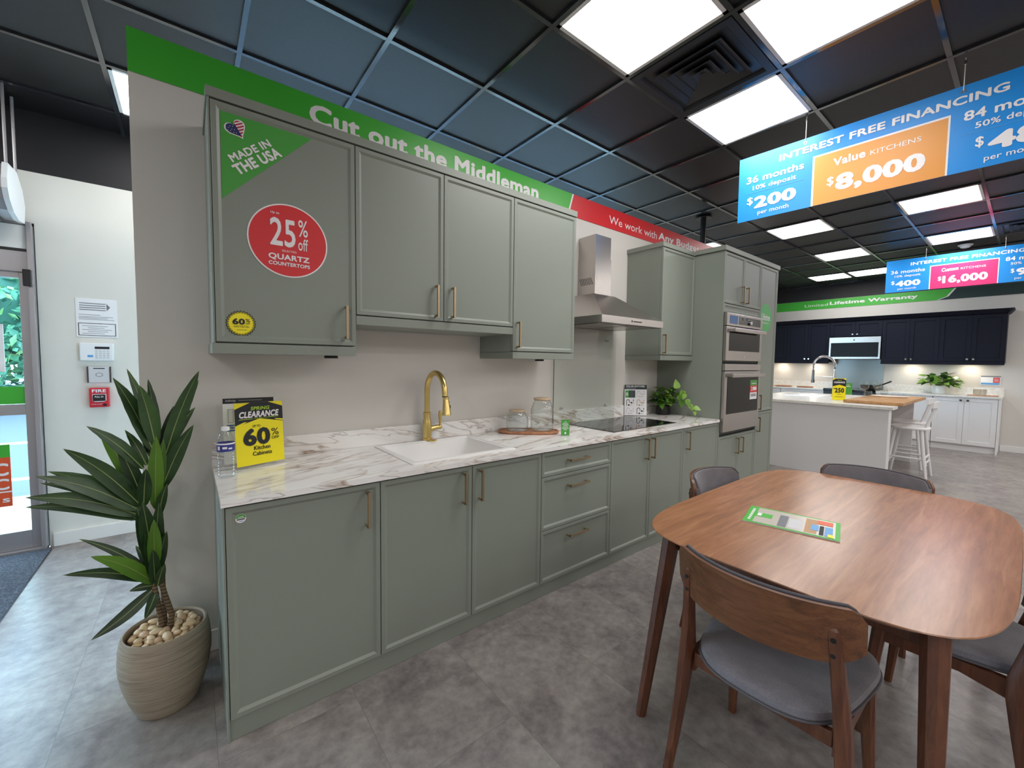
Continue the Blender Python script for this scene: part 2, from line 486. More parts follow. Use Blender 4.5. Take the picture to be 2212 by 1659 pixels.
# wall with the entrance
FY = 2.03
fw_ = MB()
fw_.box(-.92, .2, FY, FY+.16, 0, 2.69)
fw_.box(-3.1, -.92, FY, FY+.16, 2.335, 2.69)
fw_.box(-3.3, -3.1, FY, FY+.16, 0, 2.69); fw_.box(-6, -3.3, FY, FY+.16, 0, .3)
WIN = [(.2, 2.8, .15), (3.0, 5.6, .15), (-5.9, -3.3, .3)]
fw_.box(.2, 5.6, FY, FY+.16, 0, .15)
fw_.box(2.8, 3.0, FY, FY+.16, .15, 2.69); fw_.box(5.6, 10.6, FY, FY+.16, 0, 2.69)
struct('wall_front', fw_, front_wallm)
struct('wall_front_upper', MB().box(-6, 10.6, FY-.002, FY+.16, 2.69, ZC+.05), blackwall)
struct('baseboard_front', MB().box(-.9, 10.6, FY-.016, FY, 0, .1, .003), white_trim)
for i, (a, b, zs) in enumerate(WIN):
    f = MB()
    for x in (a, (a+b)/2-.025, b-.05): f.box(x, x+.05, FY+.03, FY+.11, zs, 2.69)
    f.box(a, b, FY+.03, FY+.11, zs, zs+.05); f.box(a, b, FY+.03, FY+.11, 2.64, 2.69)
    wo = struct('window_%d' % (i+1), f, alu)
    make('window_pane', MB().box(a+.05, b-.05, FY+.065, FY+.071, zs+.05, 2.64), pane, wo)
struct('wall_far', MB().box(10.6, 10.75, -9, 2.2, 0, 2.80), wallm)
struct('wall_far_upper', MB().box(10.598, 10.75, -9, 2.2, 2.80, ZC+.05), blackwall)
struct('baseboard_far', MB().box(10.585, 10.6, -9, -2.1, 0, .1, .003), white_trim)
struct('wall_back', MB().box(-6.1, 10.75, -9.15, -9, 0, ZC+.05), wallm)
struct('wall_left', MB().box(-6.15, -6, -9.1, 2.2, 0, ZC+.05), wallm)

# sliding entrance door
def entrance():
    f = MB()
    f.box(-.952, -.925, FY-.05, FY+.12, 0, 2.33, .004)
    f.box(-3.08, -3.02, FY-.05, FY+.12, 0, 2.33, .004)
    f.box(-3.02, -.952, FY-.02, FY+.1, 1.985, 2.13, .004)
    f.box(-3.08, -.925, FY-.03, FY+.1, 2.31, 2.333)
    f.box(-3.08, -.925, FY-.045, FY+.11, 0, .018)
    d = struct('door_1', f, alu)
    make('header_panel', MB().box(-3.02, -.953, FY-.03, FY+.03, 2.145, 2.305, .004), white_trim, d)
    make('header_slot', MB().box(-3.02, -.953, FY-.026, FY, 2.13, 2.145), blackm, d)
    for x1 in (-.955, -1.985):
        x0 = x1-1.0
        lf = MB()
        lf.box(x1-.05, x1, FY, FY+.045, .02, 1.985, .003); lf.box(x0, x0+.075, FY, FY+.045, .02, 1.985, .003)
        lf.box(x0+.075, x1-.05, FY+.001, FY+.044, .02, .15); lf.box(x0+.075, x1-.05, FY+.001, FY+.044, .985, 1.06); lf.box(x0+.075, x1-.05, FY+.001, FY+.044, 1.945, 1.985)
        leaf = make('door_leaf', lf, alu, d)
        make('glass_pane', MB().box(x0+.07, x1-.045, FY+.018, FY+.026, .14, 1.95), pane, leaf)
        make('green_band', MB().box(x0+.075, x1-.05, FY+.014, FY+.017, 1.062, 1.185), green, leaf)
        poster = make('poster', MB().box(x0+.2, x1-.135, FY+.013, FY+.0165, .34, .78), orange_red, leaf)
        fr = FR((x0+.2, FY+.013, .34), (1, 0, 0), (0, 0, 1))
        rect('poster_header', 0, .35, .665, .44, fr, green, poster)
        rect('poster_stripe', 0, .1, .665, .11, fr, white_vinyl, poster)
        text([('C', .58, .22, .655, .31, .03), ('C', .58, .12, .655, .2, .03), ('s', .62, .03, .655, .06, .02)], fr, white_vinyl, poster)
        make('sticker', MB().box(x0+.2, x1-.135, FY+.013, FY+.0165, 1.29, 1.62), white_vinyl, leaf)
    s = MB().box(-.972, -.935, FY-.075, FY-.05, 1.885, 2.0, .004)
    o = make('access_reader', s, blackm); tag(o, 'small black access box on the grey entrance door jamb', 'access box')
entrance()
tag(make('door_mat', MB().box(-3.4, -.9, .15, 1.965, .0005, .012, .004), matm), 'charcoal carpet mat in front of the entrance door', 'mat')

# outside
struct('ground_outside', MB().box(-40, 40, 3.9, 60, -.16, -.1), asphalt)
struct('pavement_outside', MB().box(-20, 20, FY+.17, 3.9, -.16, -.02), pavement)
struct('road_marking_outside', MB().box(-14, 4, 8.2, 8.45, -.105, -.097).box(-7, -1, 5.1, 5.25, -.105, -.097), white_vinyl)
def tree(x, y, h, r, label, seed):
    rnd = random.Random(seed)
    t = thing('tree', label, 'tree', (x, y, -.1), 'trees across the car park')
    make('crown_core', MB().sphere((x, y, h*.52), r*.72, (1, .95, h*.5/r)), treem, t)
    make('trunk', MB().tube([(x, y, -.1), (x+.1, y, h*.35), (x, y+.1, h*.7)], [.22, .16, .08], 8), barkm, t)
    vs = []; fs = []; tone = []
    for i in range(7000):
        d = Vector((rnd.gauss(0, 1), rnd.gauss(0, 1), rnd.gauss(0, 1))).normalized()*(rnd.random()**.4)
        c = Vector((x+d.x*r, y+d.y*r*.95, h*.52+d.z*h*.5))
        q = Quaternion((rnd.gauss(0, 1), rnd.gauss(0, 1), rnd.gauss(0, 1), rnd.gauss(0, 1))).normalized()
        sz = rnd.uniform(.09, .2); b = len(vs)
        for a in ((-1, 0, 0), (0, -.5, .1), (1, 0, 0), (0, .5, .1)): vs.append(tuple(c + q @ (Vector(a)*sz)))
        fs.append((b, b+1, b+2, b+3)); tone.append(rnd.random())
    mb = MB().add(vs, fs); o = make('foliage', mb, treem, t)
    a = o.data.attributes.new('tone', 'FLOAT', 'FACE')
    a.data.foreach_set('value', tone)
for i, (x, y, h, r) in enumerate([(-9.6, 16, 6.5, 2.3), (-4.9, 15.4, 6.4, 2.3), (-.2, 16, 7, 2.3), (-7.2, 20.8, 9, 2.4), (-2.4, 20.8, 9, 2.4)]):
    tree(x, y, h, r, 'leafy green tree seen across the car park through the entrance glass', i)

# air curtain over the door, hung on rods
def air_curtain():
    t = thing('air_curtain', 'white curved air curtain hung on two rods above the entrance door', 'air curtain', (-2.0, 1.78, 2.3))
    prof = [(1.63, 2.60), (1.60, 2.50), (1.60, 2.44), (1.63, 2.38), (1.70, 2.32), (1.80, 2.29), (1.92, 2.30), (1.95, 2.42), (1.90, 2.52), (1.80, 2.60)]
    prof2 = [(y+(1.78-y)*.06, z+(2.45-z)*.06) for y, z in prof]
    make('housing', MB().prism(prof2, -2.95, -.965, 'x'), alu, t)
    make('end_cap', MB().prism(prof, -.965, -.94, 'x'), white_plastic, t)
    make('end_cap', MB().prism(prof, -2.975, -2.95, 'x'), white_plastic, t)
    for x, y in ((-.956, 1.668), (-.954, 1.84), (-2.9, 1.66), (-2.9, 1.84)):
        make('rod', MB().tube([(x, y, 2.55), (x, y, ZC)], .008, 8), alu, t)
    make('outlet_slot', MB().box(-2.9, -1.02, 1.74, 1.86, 2.283, 2.30), steel_dark, t)
air_curtain()

# things on the front wall
def front_wall_items():
    y = FY
    fr = FR((-.735, y-.004, 1.55), (1, 0, 0), (0, 0, 1))
    t = make('wall_notice', MB().box(-.735, -.512, y-.004, y-.0005, 1.55, 1.838), paper)
    tag(t, 'white printed notice sheet taped above the alarm keypad', 'notice')
    for k in range(4): rect('printed_line', .02, .2+k*.016, .16, .206+k*.016, fr, graphite, t)
    rect('printed_line', .015, .165, .13, .168, fr, graphite, t); rect('printed_line', .015, .15, .2, .153, fr, graphite, t); rect('printed_line', .015, .14, .17, .143, fr, graphite, t); rect('printed_line', .015, .13, .205, .133, fr, graphite, t)
    mb = []
    for a in ((.01, .1, .213, .104), (.01, .01, .213, .014), (.01, .01, .014, .104), (.209, .01, .213, .104)): rect('box_border', *a, fr, inkdark, t)
    for k in range(5): rect('printed_line', .03+.03*(k % 2), .025+k*.014, .15+.02*(k % 3), .028+k*.014, fr, graphite, t)
    poly('arrow', [(.165, .2), (.185, .228), (.165, .256)], fr, graphite, t)
    # keypad
    k = make('alarm_keypad', MB().box(-.722, -.537, y-.028, y-.0005, 1.37, 1.506, .008), white_plastic)
    tag(k, 'white alarm keypad with small screen below the notice', 'keypad')
    fk = FR((-.722, y-.028, 1.37), (1, 0, 0), (0, 0, 1))
    rect('screen', .082, .09, .162, .108, fk, inkdark, k)
    for r in range(4):
        for c in range(4):
            make('key', MB().box(-.722+.084+c*.021, -.722+.098+c*.021, y-.0315, y-.028, 1.37+.02+r*.017, 1.37+.029+r*.017, .001), pale_grey, k)
    rect('keypad_label', .042, .028, .072, .044, fk, skyblue, k)
    # grey chime box
    c = make('door_chime', MB().box(-.684, -.562, y-.02, y-.0005, 1.205, 1.326, .004), pale_grey)
    tag(c, 'small grey square box with dark sides between keypad and fire alarm', 'wall box')
    make('side_strip', MB().box(-.688, -.68, y-.024, y-.0005, 1.205, 1.326), steel_dark, c)
    make('side_strip', MB().box(-.566, -.558, y-.024, y-.0005, 1.205, 1.326), steel_dark, c)
    fc = FR((-.684, y-.02, 1.205), (1, 0, 0), (0, 0, 1))
    o = [(.061+.02*math.cos(2*PI*i/28), .06+.016*math.sin(2*PI*i/28)) for i in range(28)]
    poly('emblem_ring', o, fc, graphite, c); poly('emblem', ell(.061, .06, .016, .0125), fc, pale_grey, c, e=.0012)
    rect('printed_line', .03, .104, .092, .111, fc, inkdark, c)
    # fire alarm
    a = make('fire_alarm_pull', MB().box(-.679, -.57, y-.045, y-.0005, 1.02, 1.166, .006), fire_red)
    tag(a, 'red fire alarm pull station lettered FIRE, lowest on the wall', 'fire alarm')
    fa = FR((-.679, y-.045, 1.02), (1, 0, 0), (0, 0, 1))
    text([('FIRE', .016, .112, .093, .136, .03)], fa, white_vinyl, a)
    poly('handle_surround', [(.016, .1), (.093, .1), (.093, .05), (.078, .04), (.031, .04), (.016, .05)], fa, white_vinyl, a)
    make('pull_handle', MB().box(-.679+.02, -.679+.089, y-.06, y-.045, 1.02+.048, 1.02+.096, .004), blackm, a)
    fh = FR((-.679+.02, y-.06, 1.02+.048), (1, 0, 0), (0, 0, 1))
    text([('PULL IN', .012, .026, .058, .038, .03)], fh, white_vinyl, a)
    text([('LOCAL ALARM', .012, .02, .07, .027, .01)], fa, white_vinyl, a)
    poly('key_plate', ell(.083, .017, .012, .009, 20), fa, blackm, a)
front_wall_items()

# ================================================================ SAGE KITCHEN
YF = -.64; YU = -.37
def door_panel(mb, x0, x1, z0, z1, yf, t=.02, rail=.018, bead=.011, dep=.007):
    """frame-and-panel front facing -y, with a sloped inner bead"""
    A = [(x0, z0), (x1, z0), (x1, z1), (x0, z1)]
    def ins(d): return [(x0+d, z0+d), (x1-d, z0+d), (x1-d, z1-d), (x0+d, z1-d)]
    lo = [[(x, yf+t, z) for x, z in A], [(x, yf+.0015, z) for x, z in A], [(x, yf, z) for x, z in ins(.0015)],
          [(x, yf, z) for x, z in ins(rail)], [(x, yf+dep, z) for x, z in ins(rail+bead)]]
    return mb.ring(lo, True, True, smooth=False)
def handle_bar(name, p0, p1, out, m, parent):
    """square bar handle between two points of a front; stands off by out"""
    p0, p1, out = Vector(p0), Vector(p1), Vector(out); mb = MB(); d = (p1-p0).normalized(); r = .0055
    o = out.normalized(); s = d.cross(o)
    def bar(a, b, w):
        ax = (b-a).normalized(); e1 = s if abs(ax.dot(s)) < .9 else o; e2 = ax.cross(e1)
        vs = [a+e1*i*w+e2*j*w for i, j in ((-1,-1),(1,-1),(1,1),(-1,1))] + [b+e1*i*w+e2*j*w for i, j in ((-1,-1),(1,-1),(1,1),(-1,1))]
        mb.add(vs, [(0,3,2,1),(4,5,6,7),(0,1,5,4),(1,2,6,5),(2,3,7,6),(3,0,4,7)])
    bar(p0, p0+out, r); bar(p1, p1+out, r); bar(p0+out-d*r, p1+out+d*r, r)
    return make(name, mb, m, parent)
def front(kind, x0, x1, z0, z1, yf, parent, hnd=None, g=.0018):
    d = make(kind, door_panel(MB(), x0+g, x1-g, z0+g, z1-g, yf), sage, parent)
    if hnd:
        (a, b), (c, e) = hnd
        handle_bar('handle', (a, yf, b), (c, yf, e), (0, -.032, 0), bronze, d)
    return d
ZB, ZT = .082, .876
def base_unit(x0, x1, label, doors=(), drawers=(), end=False):
    t = thing('base_cabinet', label, 'cabinet', (x0, -.3, 0), 'sage green base cabinets')
    ca = MB()
    if x0 == .56:
        ca.box(x0+.001, x0+.018, YF+.024, -.003, .085, ZT-.002).box(x1-.018, x1-.001, YF+.024, -.003, .085, ZT-.002)
        ca.box(x0+.018, x1-.018, YF+.024, -.003, .085, .1).box(x0+.018, x1-.018, -.012, -.003, .1, ZT-.002).box(x0+.018, x1-.018, YF+.024, YF+.03, .1, ZT-.002)
    else: ca.box(x0+.001, x1-.001, YF+.024, -.003, .085, ZT-.002)
    make('carcass', ca, sage_dark, t)
    if end: make('end_panel', MB().box(x0-.006, x0+.0005, YF+.002, -.003, .001, ZT, .001), sage, t)
    make('kick_board', MB().box(x0+(.001 if end else 0), x1, YF+.01, YF+.026, .001, .081), sage, t)
    for a, b, h in doors: front('door', a, b, ZB, ZT-.004, YF, t, h)
    for z0, z1, h in drawers: front('drawer', x0, x1, z0, z1, YF, t, h)
    return t
b1 = base_unit(0, .56, 'sage green base cabinet with single door and round sticker, leftmost at the plant', [(.001, .56, ((.5, .838), (.5, .695)))], end=True)
base_unit(.56, 1.515, 'wide two-door sage green base cabinet under the white sink', [(.56, 1.037, ((.981, .841), (.981, .695))), (1.037, 1.515, ((1.08, .841), (1.08, .695)))])
base_unit(1.515, 2.152, 'sage green drawer cabinet with three stacked drawers', (), [(.725, ZT-.004, ((1.733, .806), (1.896, .806))), (.402, .725, ((1.736, .648), (1.896, .648))), (ZB, .402, ((1.736, .335), (1.896, .335)))])
base_unit(2.152, 3.08, 'two-door sage green base cabinet under the black cooktop', [(2.152, 2.614, ((2.556, .842), (2.556, .70))), (2.614, 3.08, ((2.632, .842), (2.632, .70)))])
base_unit(3.08, 3.679, 'single-door sage green base cabinet between the cooktop cabinet and the ovens', [(3.08, 3.679, ((3.138, .838), (3.138, .70)))])
# round sticker on the first door
fs = FR((.0485, YF+.0068, .825), (1, 0, 0), (0, 0, 1))
st = thing('round_sticker', 'small round green and white sticker on the leftmost lower door', 'sticker', (.0485, YF, .825))
poly('sticker_base', ell(0, 0, .0165, .0165, 32), fs, white_vinyl, st, e=.001)
poly('sticker_top', [(.0155*math.cos(PI*k/16), .001+.0145*math.sin(PI*k/16)) for k in range(17)], fs, green_mid, st, e=.0015)
text([('Love', -.0085, .003, .0085, .011, .02), ], fs, white_vinyl, st, e=.002)
rect('printed_line', -.012, -.005, .012, -.0015, fs, inkdark, st, e=.0018); rect('printed_line', -.005, -.011, .007, -.009, fs, skyblue, st, e=.0018)

# worktop with a cut-out for the sink
SX0, SX1, SY0, SY1 = .742, 1.378, -.575, -.045
wt = MB()
X0, X1, Y0, Y1, Z0, Z1 = -.011, 3.678, -.652, -.001, .879, .903
wt.box(X0, SX0+.015, Y0, Y1, Z0, Z1); wt.box(SX1-.015, X1, Y0, Y1, Z0, Z1)
wt.box(SX0+.015, SX1-.015, Y0, SY0+.015, Z0, Z1); wt.box(SX0+.015, SX1-.015, SY1-.012, Y1, Z0, Z1)
tag(make('worktop', wt, marble), 'long white marble-look worktop with brown veins on the sage cabinets', 'worktop')
tag(make('upstand', MB().box(-.011, 3.678, -.0135, -.0005, .9035, 1.003, .001), marble), 'low marble-look upstand along the wall behind the worktop', 'upstand')

def sink():
    t = thing('kitchen_sink', 'white inset composite sink set into the marble worktop', 'sink', (1.06, -.31, .903))
    zt = .909
    def R(x0, x1, y0, y1, z, r, n=5):
        pts = []
        for cx, cy, a in ((x1-r, y1-r, 0), (x0+r, y1-r, 90), (x0+r, y0+r, 180), (x1-r, y0+r, 270)):
            for k in range(n+1):
                q = math.radians(a+90*k/n); pts.append((cx+r*math.cos(q), cy+r*math.sin(q), z))
        return pts
    ix0, ix1, iy0, iy1 = SX0+.04, SX1-.032, SY0+.055, SY1-.05
    lo = [R(SX0, SX1, SY0, SY1, .9035, .012), R(SX0, SX1, SY0, SY1, zt-.002, .012), R(SX0+.003, SX1-.003, SY0+.003, SY1-.003, zt, .012),
          R(ix0-.012, ix1+.012, iy0-.012, iy1+.012, zt, .02), R(ix0-.009, ix1+.009, iy0-.009, iy1+.009, zt-.004, .02), R(ix0, ix1, iy0, iy1, zt-.006, .02),
          R(ix0+.012, ix1-.012, iy0+.012, iy1-.012, .76, .04), R(ix0+.03, ix1-.03, iy0+.03, iy1-.03, .745, .04)]
    make('bowl', MB().ring(lo, False, True), white_gloss, t)
    make('drain', MB().lathe([(.045, 0), (.045, .004), (.03, .004), (.028, .001)], 1.06, -.33, 24, .7455), chrome, t)
sink()
sl = thing('paper_label', 'small orange and yellow paper label on the white sink rim', 'label', (1.1, -.105, .909))
make('label_sheet', MB().box(1.073, 1.123, -.108, -.082, .9094, .9104), yellow, sl)
make('label_stripe', MB().box(1.073, 1.123, -.094, -.083, .9105, .911), orange_red, sl)
make('printed_line', MB().box(1.085, 1.115, -.104, -.099, .9105, .911), inkdark, sl)

def faucet():
    cx, cy, z0 = 1.072, -.062, .9095
    t = thing('kitchen_faucet', 'brushed brass pull-down faucet with a tall arched neck', 'faucet', (cx, cy, z0))
    make('body', MB().lathe([(.031, 0), (.031, .012), (.027, .016), (.0275, .06), (.029, .085), (.0255, .115), (.0205, .135), (.0205, .16), (.0235, .163), (.0235, .172), (.019, .176)], cx, cy, 28, z0), brass, t)
    R = .112; zt = 1.218
    path = [(cx, cy, z0+.17), (cx, cy, 1.12), (cx, cy, zt)]
    for k in range(1, 17):
        a = PI*k/16*1.0
        path.append((cx, cy-R+R*math.cos(a), zt+R*math.sin(a)))
    path.append((cx, cy-2*R-.003, zt-.02))
    make('neck', MB().tube(path, .0165, 18), brass, t)
    sx, sy = cx+.004, cy-2*R-.004
    prof = [(.0165, 0), (.0185, -.002), (.0185, -.012), (.0165, -.015), (.018, -.03), (.0235, -.085), (.0265, -.1), (.0265, -.106), (.022, -.107)]
    h = make('spray_head', MB().ring([[(sx+r*math.cos(2*PI*k/24), sy+r*math.sin(2*PI*k/24)+z*.12, zt-.022+z) for k in range(24)] for r, z in prof]), brass, t)
    make('spray_button', MB().sphere((sx+.0215, sy-.008, zt-.082), .012, (.35, .8, 1.2)), blackm, h)
    make('spray_button', MB().sphere((sx+.0185, sy-.006, zt-.055), .007, (.4, .8, 1)), blackm, h)
    make('seam_ring', MB().lathe([(.0172, -.003), (.0172, 0)], sx-.004, sy+.003, 24, zt-.02), blackm, h)
    make('side_arm', MB().tube([(cx, cy, z0+.062), (cx+.05, cy, z0+.072), (cx+.085, cy, z0+.074)], [.02, .0165, .0145], 16), brass, t)
    make('lever', MB().sphere((cx+.088, cy, z0+.075), .0165).tube([(cx+.088, cy, z0+.08), (cx+.09, cy-.003, z0+.11), (cx+.088, cy-.004, z0+.15), (cx+.088, cy-.004, z0+.178)], [.007, .0085, .0115, .008], 12), brass, t)
faucet()

# glass jars on a wooden tray
def tray():
    t = thing('serving_tray', 'oval reddish wooden tray under the two glass jars', 'tray', (1.785, -.2, .903))
    L, Wd = .215, .088; d = Vector((.77, -.638)); p = Vector((.638, .77)); loops = []
    for s, z in ((.93, .904), (1, .912), (1, .922), (.985, .925), (.95, .925), (.93, .917)):
        out = []
        for k in range(40):
            a = 2*PI*k/40; c = math.cos(a); sn = math.sin(a)
            u = (abs(c)**.72)*math.copysign(L, c)*s; v = (abs(sn)**.72)*math.copysign(Wd, sn)*s
            q = d*u+p*v; out.append((1.785+q.x, -.2+q.y, z))
        loops.append(out)
    make('board', MB().ring(loops), acacia, t)
tray()
def jar(x, y, r, h, nr, label):
    t = thing('glass_jar', label, 'jar', (x, y, .9175), 'jars on the tray')
    z = .9175
    prof = [(r*.82, 0), (r*.95, .008), (r, .03), (r, h*.58), (r*.97, h*.68), (nr*1.12, h*.86), (nr, h*.9), (nr, h*.95),
            (nr-.003, h*.95), (nr-.003, h*.9), (nr*1.1-.003, h*.855), (r*.97-.003, h*.67), (r-.003, h*.57), (r-.003, .032), (r*.93, .013), (r*.8, .009)]
    make('glass_body', MB().lathe(prof, x, y, 36, z), clear, t)
    make('lid', MB().lathe([(nr-.006, h*.93), (nr-.006, h*.953), (nr+.003, h*.955), (nr+.003, h), (nr-.002, h+.002)], x, y, 32, z), bamboo, t)
jar(1.712, -.165, .078, .148, .055, 'short round glass jar with wooden lid on the left of the tray')
jar(1.868, -.25, .082, .232, .058, 'tall glass jar with wooden lid on the right of the tray')

def acrylic_stand(t, fr, w_, h_, back=.045):
    """clear L-shaped holder behind and under a printed sheet"""
    mb = MB()
    def B(u0, u1, v0, v1, e0, e1):
        P = [at(fr, u, v, e) for e in (e0, e1) for v in (v0, v1) for u in (u0, u1)]
        mb.add(P, [(0,1,3,2),(4,6,7,5),(0,4,5,1),(2,3,7,6),(0,2,6,4),(1,5,7,3)])
    B(-.004, w_+.004, .0, h_+.004, -.0035, -.0015); B(-.004, w_+.004, .0, .003, -back, .02)
    return make('clear_holder', mb, acrylic, t)
# yellow clearance sign
def clearance_sign():
    o = Vector((.072, -.216, .9055)); u = Vector((.198, .063, 0)).normalized(); n = Vector((u.y, -u.x, 0))
    v = (Vector((0, 0, 1)) - n*.06).normalized()
    fr = FR(o, u, v)
    t = thing('clearance_sign', 'yellow and black SPRING CLEARANCE sign in a clear stand on the worktop', 'sign', tuple(o))
    W_, H_ = .207, .297
    acrylic_stand(t, fr, W_, H_)
    k = W_/525.0     # the sheet measured in print units, 525 wide
    def q(x, y): return (x*k, H_-y*k)
    s = rect('sign_sheet', 0, .012, W_, H_, fr, yellow, t, e=0)
    poly('black_roof', [q(0, 70), q(165, 0), q(360, 0), q(525, 62), q(525, 245), q(262, 190), q(0, 268)], fr, inkdark, t)
    for pts in ([(0, 30), (90, 0), (140, 0), (0, 58)], [(525, 14), (480, 0), (400, 0), (525, 42)], [(0, 258), (95, 220), (125, 222), (0, 280)], [(525, 220), (425, 205), (450, 222), (525, 238)]):
        poly('corner_stripe', [q(*p) for p in pts], fr, yellow, t, e=.0014)
    text([('SPRING', 165*k, H_-90*k, 370*k, H_-48*k, .035, 0, .18)], fr, lime, t, e=.0018)
    text([('CLEARANCE', 38*k, H_-175*k, 470*k, H_-100*k, .05, 0, .14)], fr, white_vinyl, t, e=.0018)
    rect('underline', 40*k, H_-192*k, 185*k, H_-186*k, fr, lime, t, e=.0014); rect('underline', 355*k, H_-185*k, 475*k, H_-179*k, fr, lime, t, e=.0014)
    text([('OFFERS END SOON', 192*k, H_-190*k, 350*k, H_-180*k, .01)], fr, lime, t, e=.0016)
    text([('UP TO', 180*k, H_-290*k, 265*k, H_-262*k, .01), ('60', 75*k, H_-500*k, 370*k, H_-298*k, .055), ('%', 385*k, H_-405*k, 468*k, H_-322*k, .0), ('OFF', 385*k, H_-452*k, 470*k, H_-417*k, .01),
          ('Kitchen', 185*k, H_-555*k, 365*k, H_-507*k, .02), ('Cabinets', 170*k, H_-620*k, 380*k, H_-572*k, .02)], fr, inkdark, t, e=.0018)
clearance_sign()
def white_back_sign():
    o = Vector((.031, -.115, .9065)); fr = FR(o, (1, 0, 0), Vector((0, .06, 1)))
    t = thing('information_sign', 'white information sheet with black header standing behind the yellow clearance sign', 'sign', tuple(o))
    W_, H_ = .203, .312
    acrylic_stand(t, fr, W_, H_)
    rect('sign_sheet', 0, .01, W_, H_, fr, paper, t, e=0)
    rect('black_header', 0, H_-.024, W_, H_, fr, inkdark, t)
    text([('Infinity', .01, H_-.018, .05, H_-.006, .01, 0, .2)], fr, pale_grey, t, e=.0014)
    rect('printed_line', .06, H_-.013, .155, H_-.009, fr, graphite, t, e=.0014)
    for x in (.018, .044): 
        for a in ((x, .2, x+.0015, .262), (x+.02, .2, x+.0215, .262), (x, .2, x+.0215, .2015), (x, .26, x+.0215, .2615)): rect('drawing_line', *a, fr, graphite, t)
    rect('blue_box', .014, .16, .15, .19, fr, display_blue, t)
    text([('INTEREST', .02, .178, .06, .185, .02), ('FINANCE', .02, .165, .07, .175, .03)], fr, white_vinyl, t, e=.0014)
white_back_sign()
def bottle():
    x, y, z = .028, -.3, .9035
    t = thing('water_bottle', 'clear plastic water bottle with white cap and blue label at the worktop end', 'bottle', (x, y, z))
    r = .0315
    pr = [(.020, .0), (.028, .002), (r, .01)]
    for k in range(8):
        zz = .016+k*.0115; pr += [(r, zz), (r-.0025, zz+.0045), (r-.0025, zz+.0065)]
    pr += [(r, .112), (r, .148), (r-.002, .153), (r-.001, .158), (r-.006, .175), (.019, .19), (.0125, .197), (.0125, .206)]
    inner = [(max(a-.0012, .001), b+.0006) for a, b in reversed(pr)]
    make('bottle_body', MB().lathe(pr+inner, x, y, 28, z), pet, t)
    make('label_wrap', MB().lathe([(r+.0006, .1125), (r+.0006, .1475)], x, y, 32, z, False, False), blue_label, t)
    make('label_band', MB().lathe([(r+.0009, .1415), (r+.0009, .1475)], x, y, 32, z, False, False), white_vinyl, t)
    mb = MB()
    for a0, a1, z0, z1 in ((-2.0, -1.5, .124, .133), (-1.35, -.9, .122, .128), (-2.6, -2.3, .12, .136)):
        L0 = [(x+(r+.0012)*math.cos(a0+(a1-a0)*k/6), y+(r+.0012)*math.sin(a0+(a1-a0)*k/6), z+z0) for k in range(7)]
        L1 = [(p[0], p[1], z+z1) for p in L0]; n = 7
        mb.add(L0+L1, [(k, k+1, k+n+1, k+n) for k in range(6)])
    make('label_print', mb, white_vinyl, t)
    make('cap', MB().lathe([(.0145, .197), (.015, .199), (.015, .211), (.0135, .213)], x, y, 28, z), white_plastic, t)
bottle()
def small_green_card():
    o = Vector((1.885, -.425, .9045)); u = Vector((.86, -.5, 0)).normalized(); fr = FR(o, u, (0, 0, 1))
    t = thing('tabletop_card', 'small green upright card beside the jars near the cooktop', 'card', tuple(o))
    acrylic_stand(t, fr, .058, .108)
    rect('card_face', 0, .004, .058, .11, fr, green_mid, t, e=0)
    text([('NEW', .022, .094, .036, .1, .02)], fr, white_vinyl, t)
    for i, (a, b) in enumerate(((.01, .044), (.008, .05), (.014, .046), (.008, .05), (.006, .052), (.018, .04))):
        rect('printed_line', a, .085-i*.009, b, .0885-i*.009, fr, white_vinyl, t, e=.0012)
    poly('round_mark', ell(.029, .019, .006, .0085, 24), fr, white_vinyl, t, e=.0012)
small_green_card()

# cooktop
ct = thing('cooktop', 'black glass cooktop set in the worktop beneath the hood', 'cooktop', (2.71, -.32, .903))
make('glass_top', MB().box(2.296, 3.125, -.548, -.06, .9035, .909, .0015), black_gloss, ct)
make('steel_edge', MB().box(2.293, 3.128, -.5505, -.0575, .9032, .9055), steel, ct)
for x, y, r in ((2.46, -.2, .1), (2.46, -.42, .07), (2.71, -.3, .12), (2.96, -.2, .075), (2.96, -.41, .1)):
    ro = [(x+r*math.cos(2*PI*k/40), y+r*math.sin(2*PI*k/40), .9092) for k in range(40)]; ri = [(x+(r-.002)*math.cos(2*PI*k/40), y+(r-.002)*math.sin(2*PI*k/40), .9092) for k in range(40)]
    make('burner_ring', MB().ring([ro, ri], False, False), graphite, ct)

# glass splashback
sp = thing('glass_splashback', 'clear glass splashback panel on the wall behind the cooktop', 'splashback', (2.58, -.02, 1.3))
make('glass_panel', MB().box(2.198, 2.972, -.024, -.018, .9045, 1.685), splashm, sp)
make('edge_strip', MB().box(2.1955, 2.198, -.024, -.018, .9045, 1.685), mat('dark_glass_edge', S(70, 84, 78), .3), sp)
for x, z in ((2.30, 1.027), (2.862, 1.022), (2.855, 1.597), (2.30, 1.597)):
    make('stud', MB().ring([[(x+r*math.cos(2*PI*k/18), y, z+r*math.sin(2*PI*k/18)) for k in range(18)] for r, y in ((.008, -.0005), (.008, -.027), (.006, -.029))]), chrome, sp)

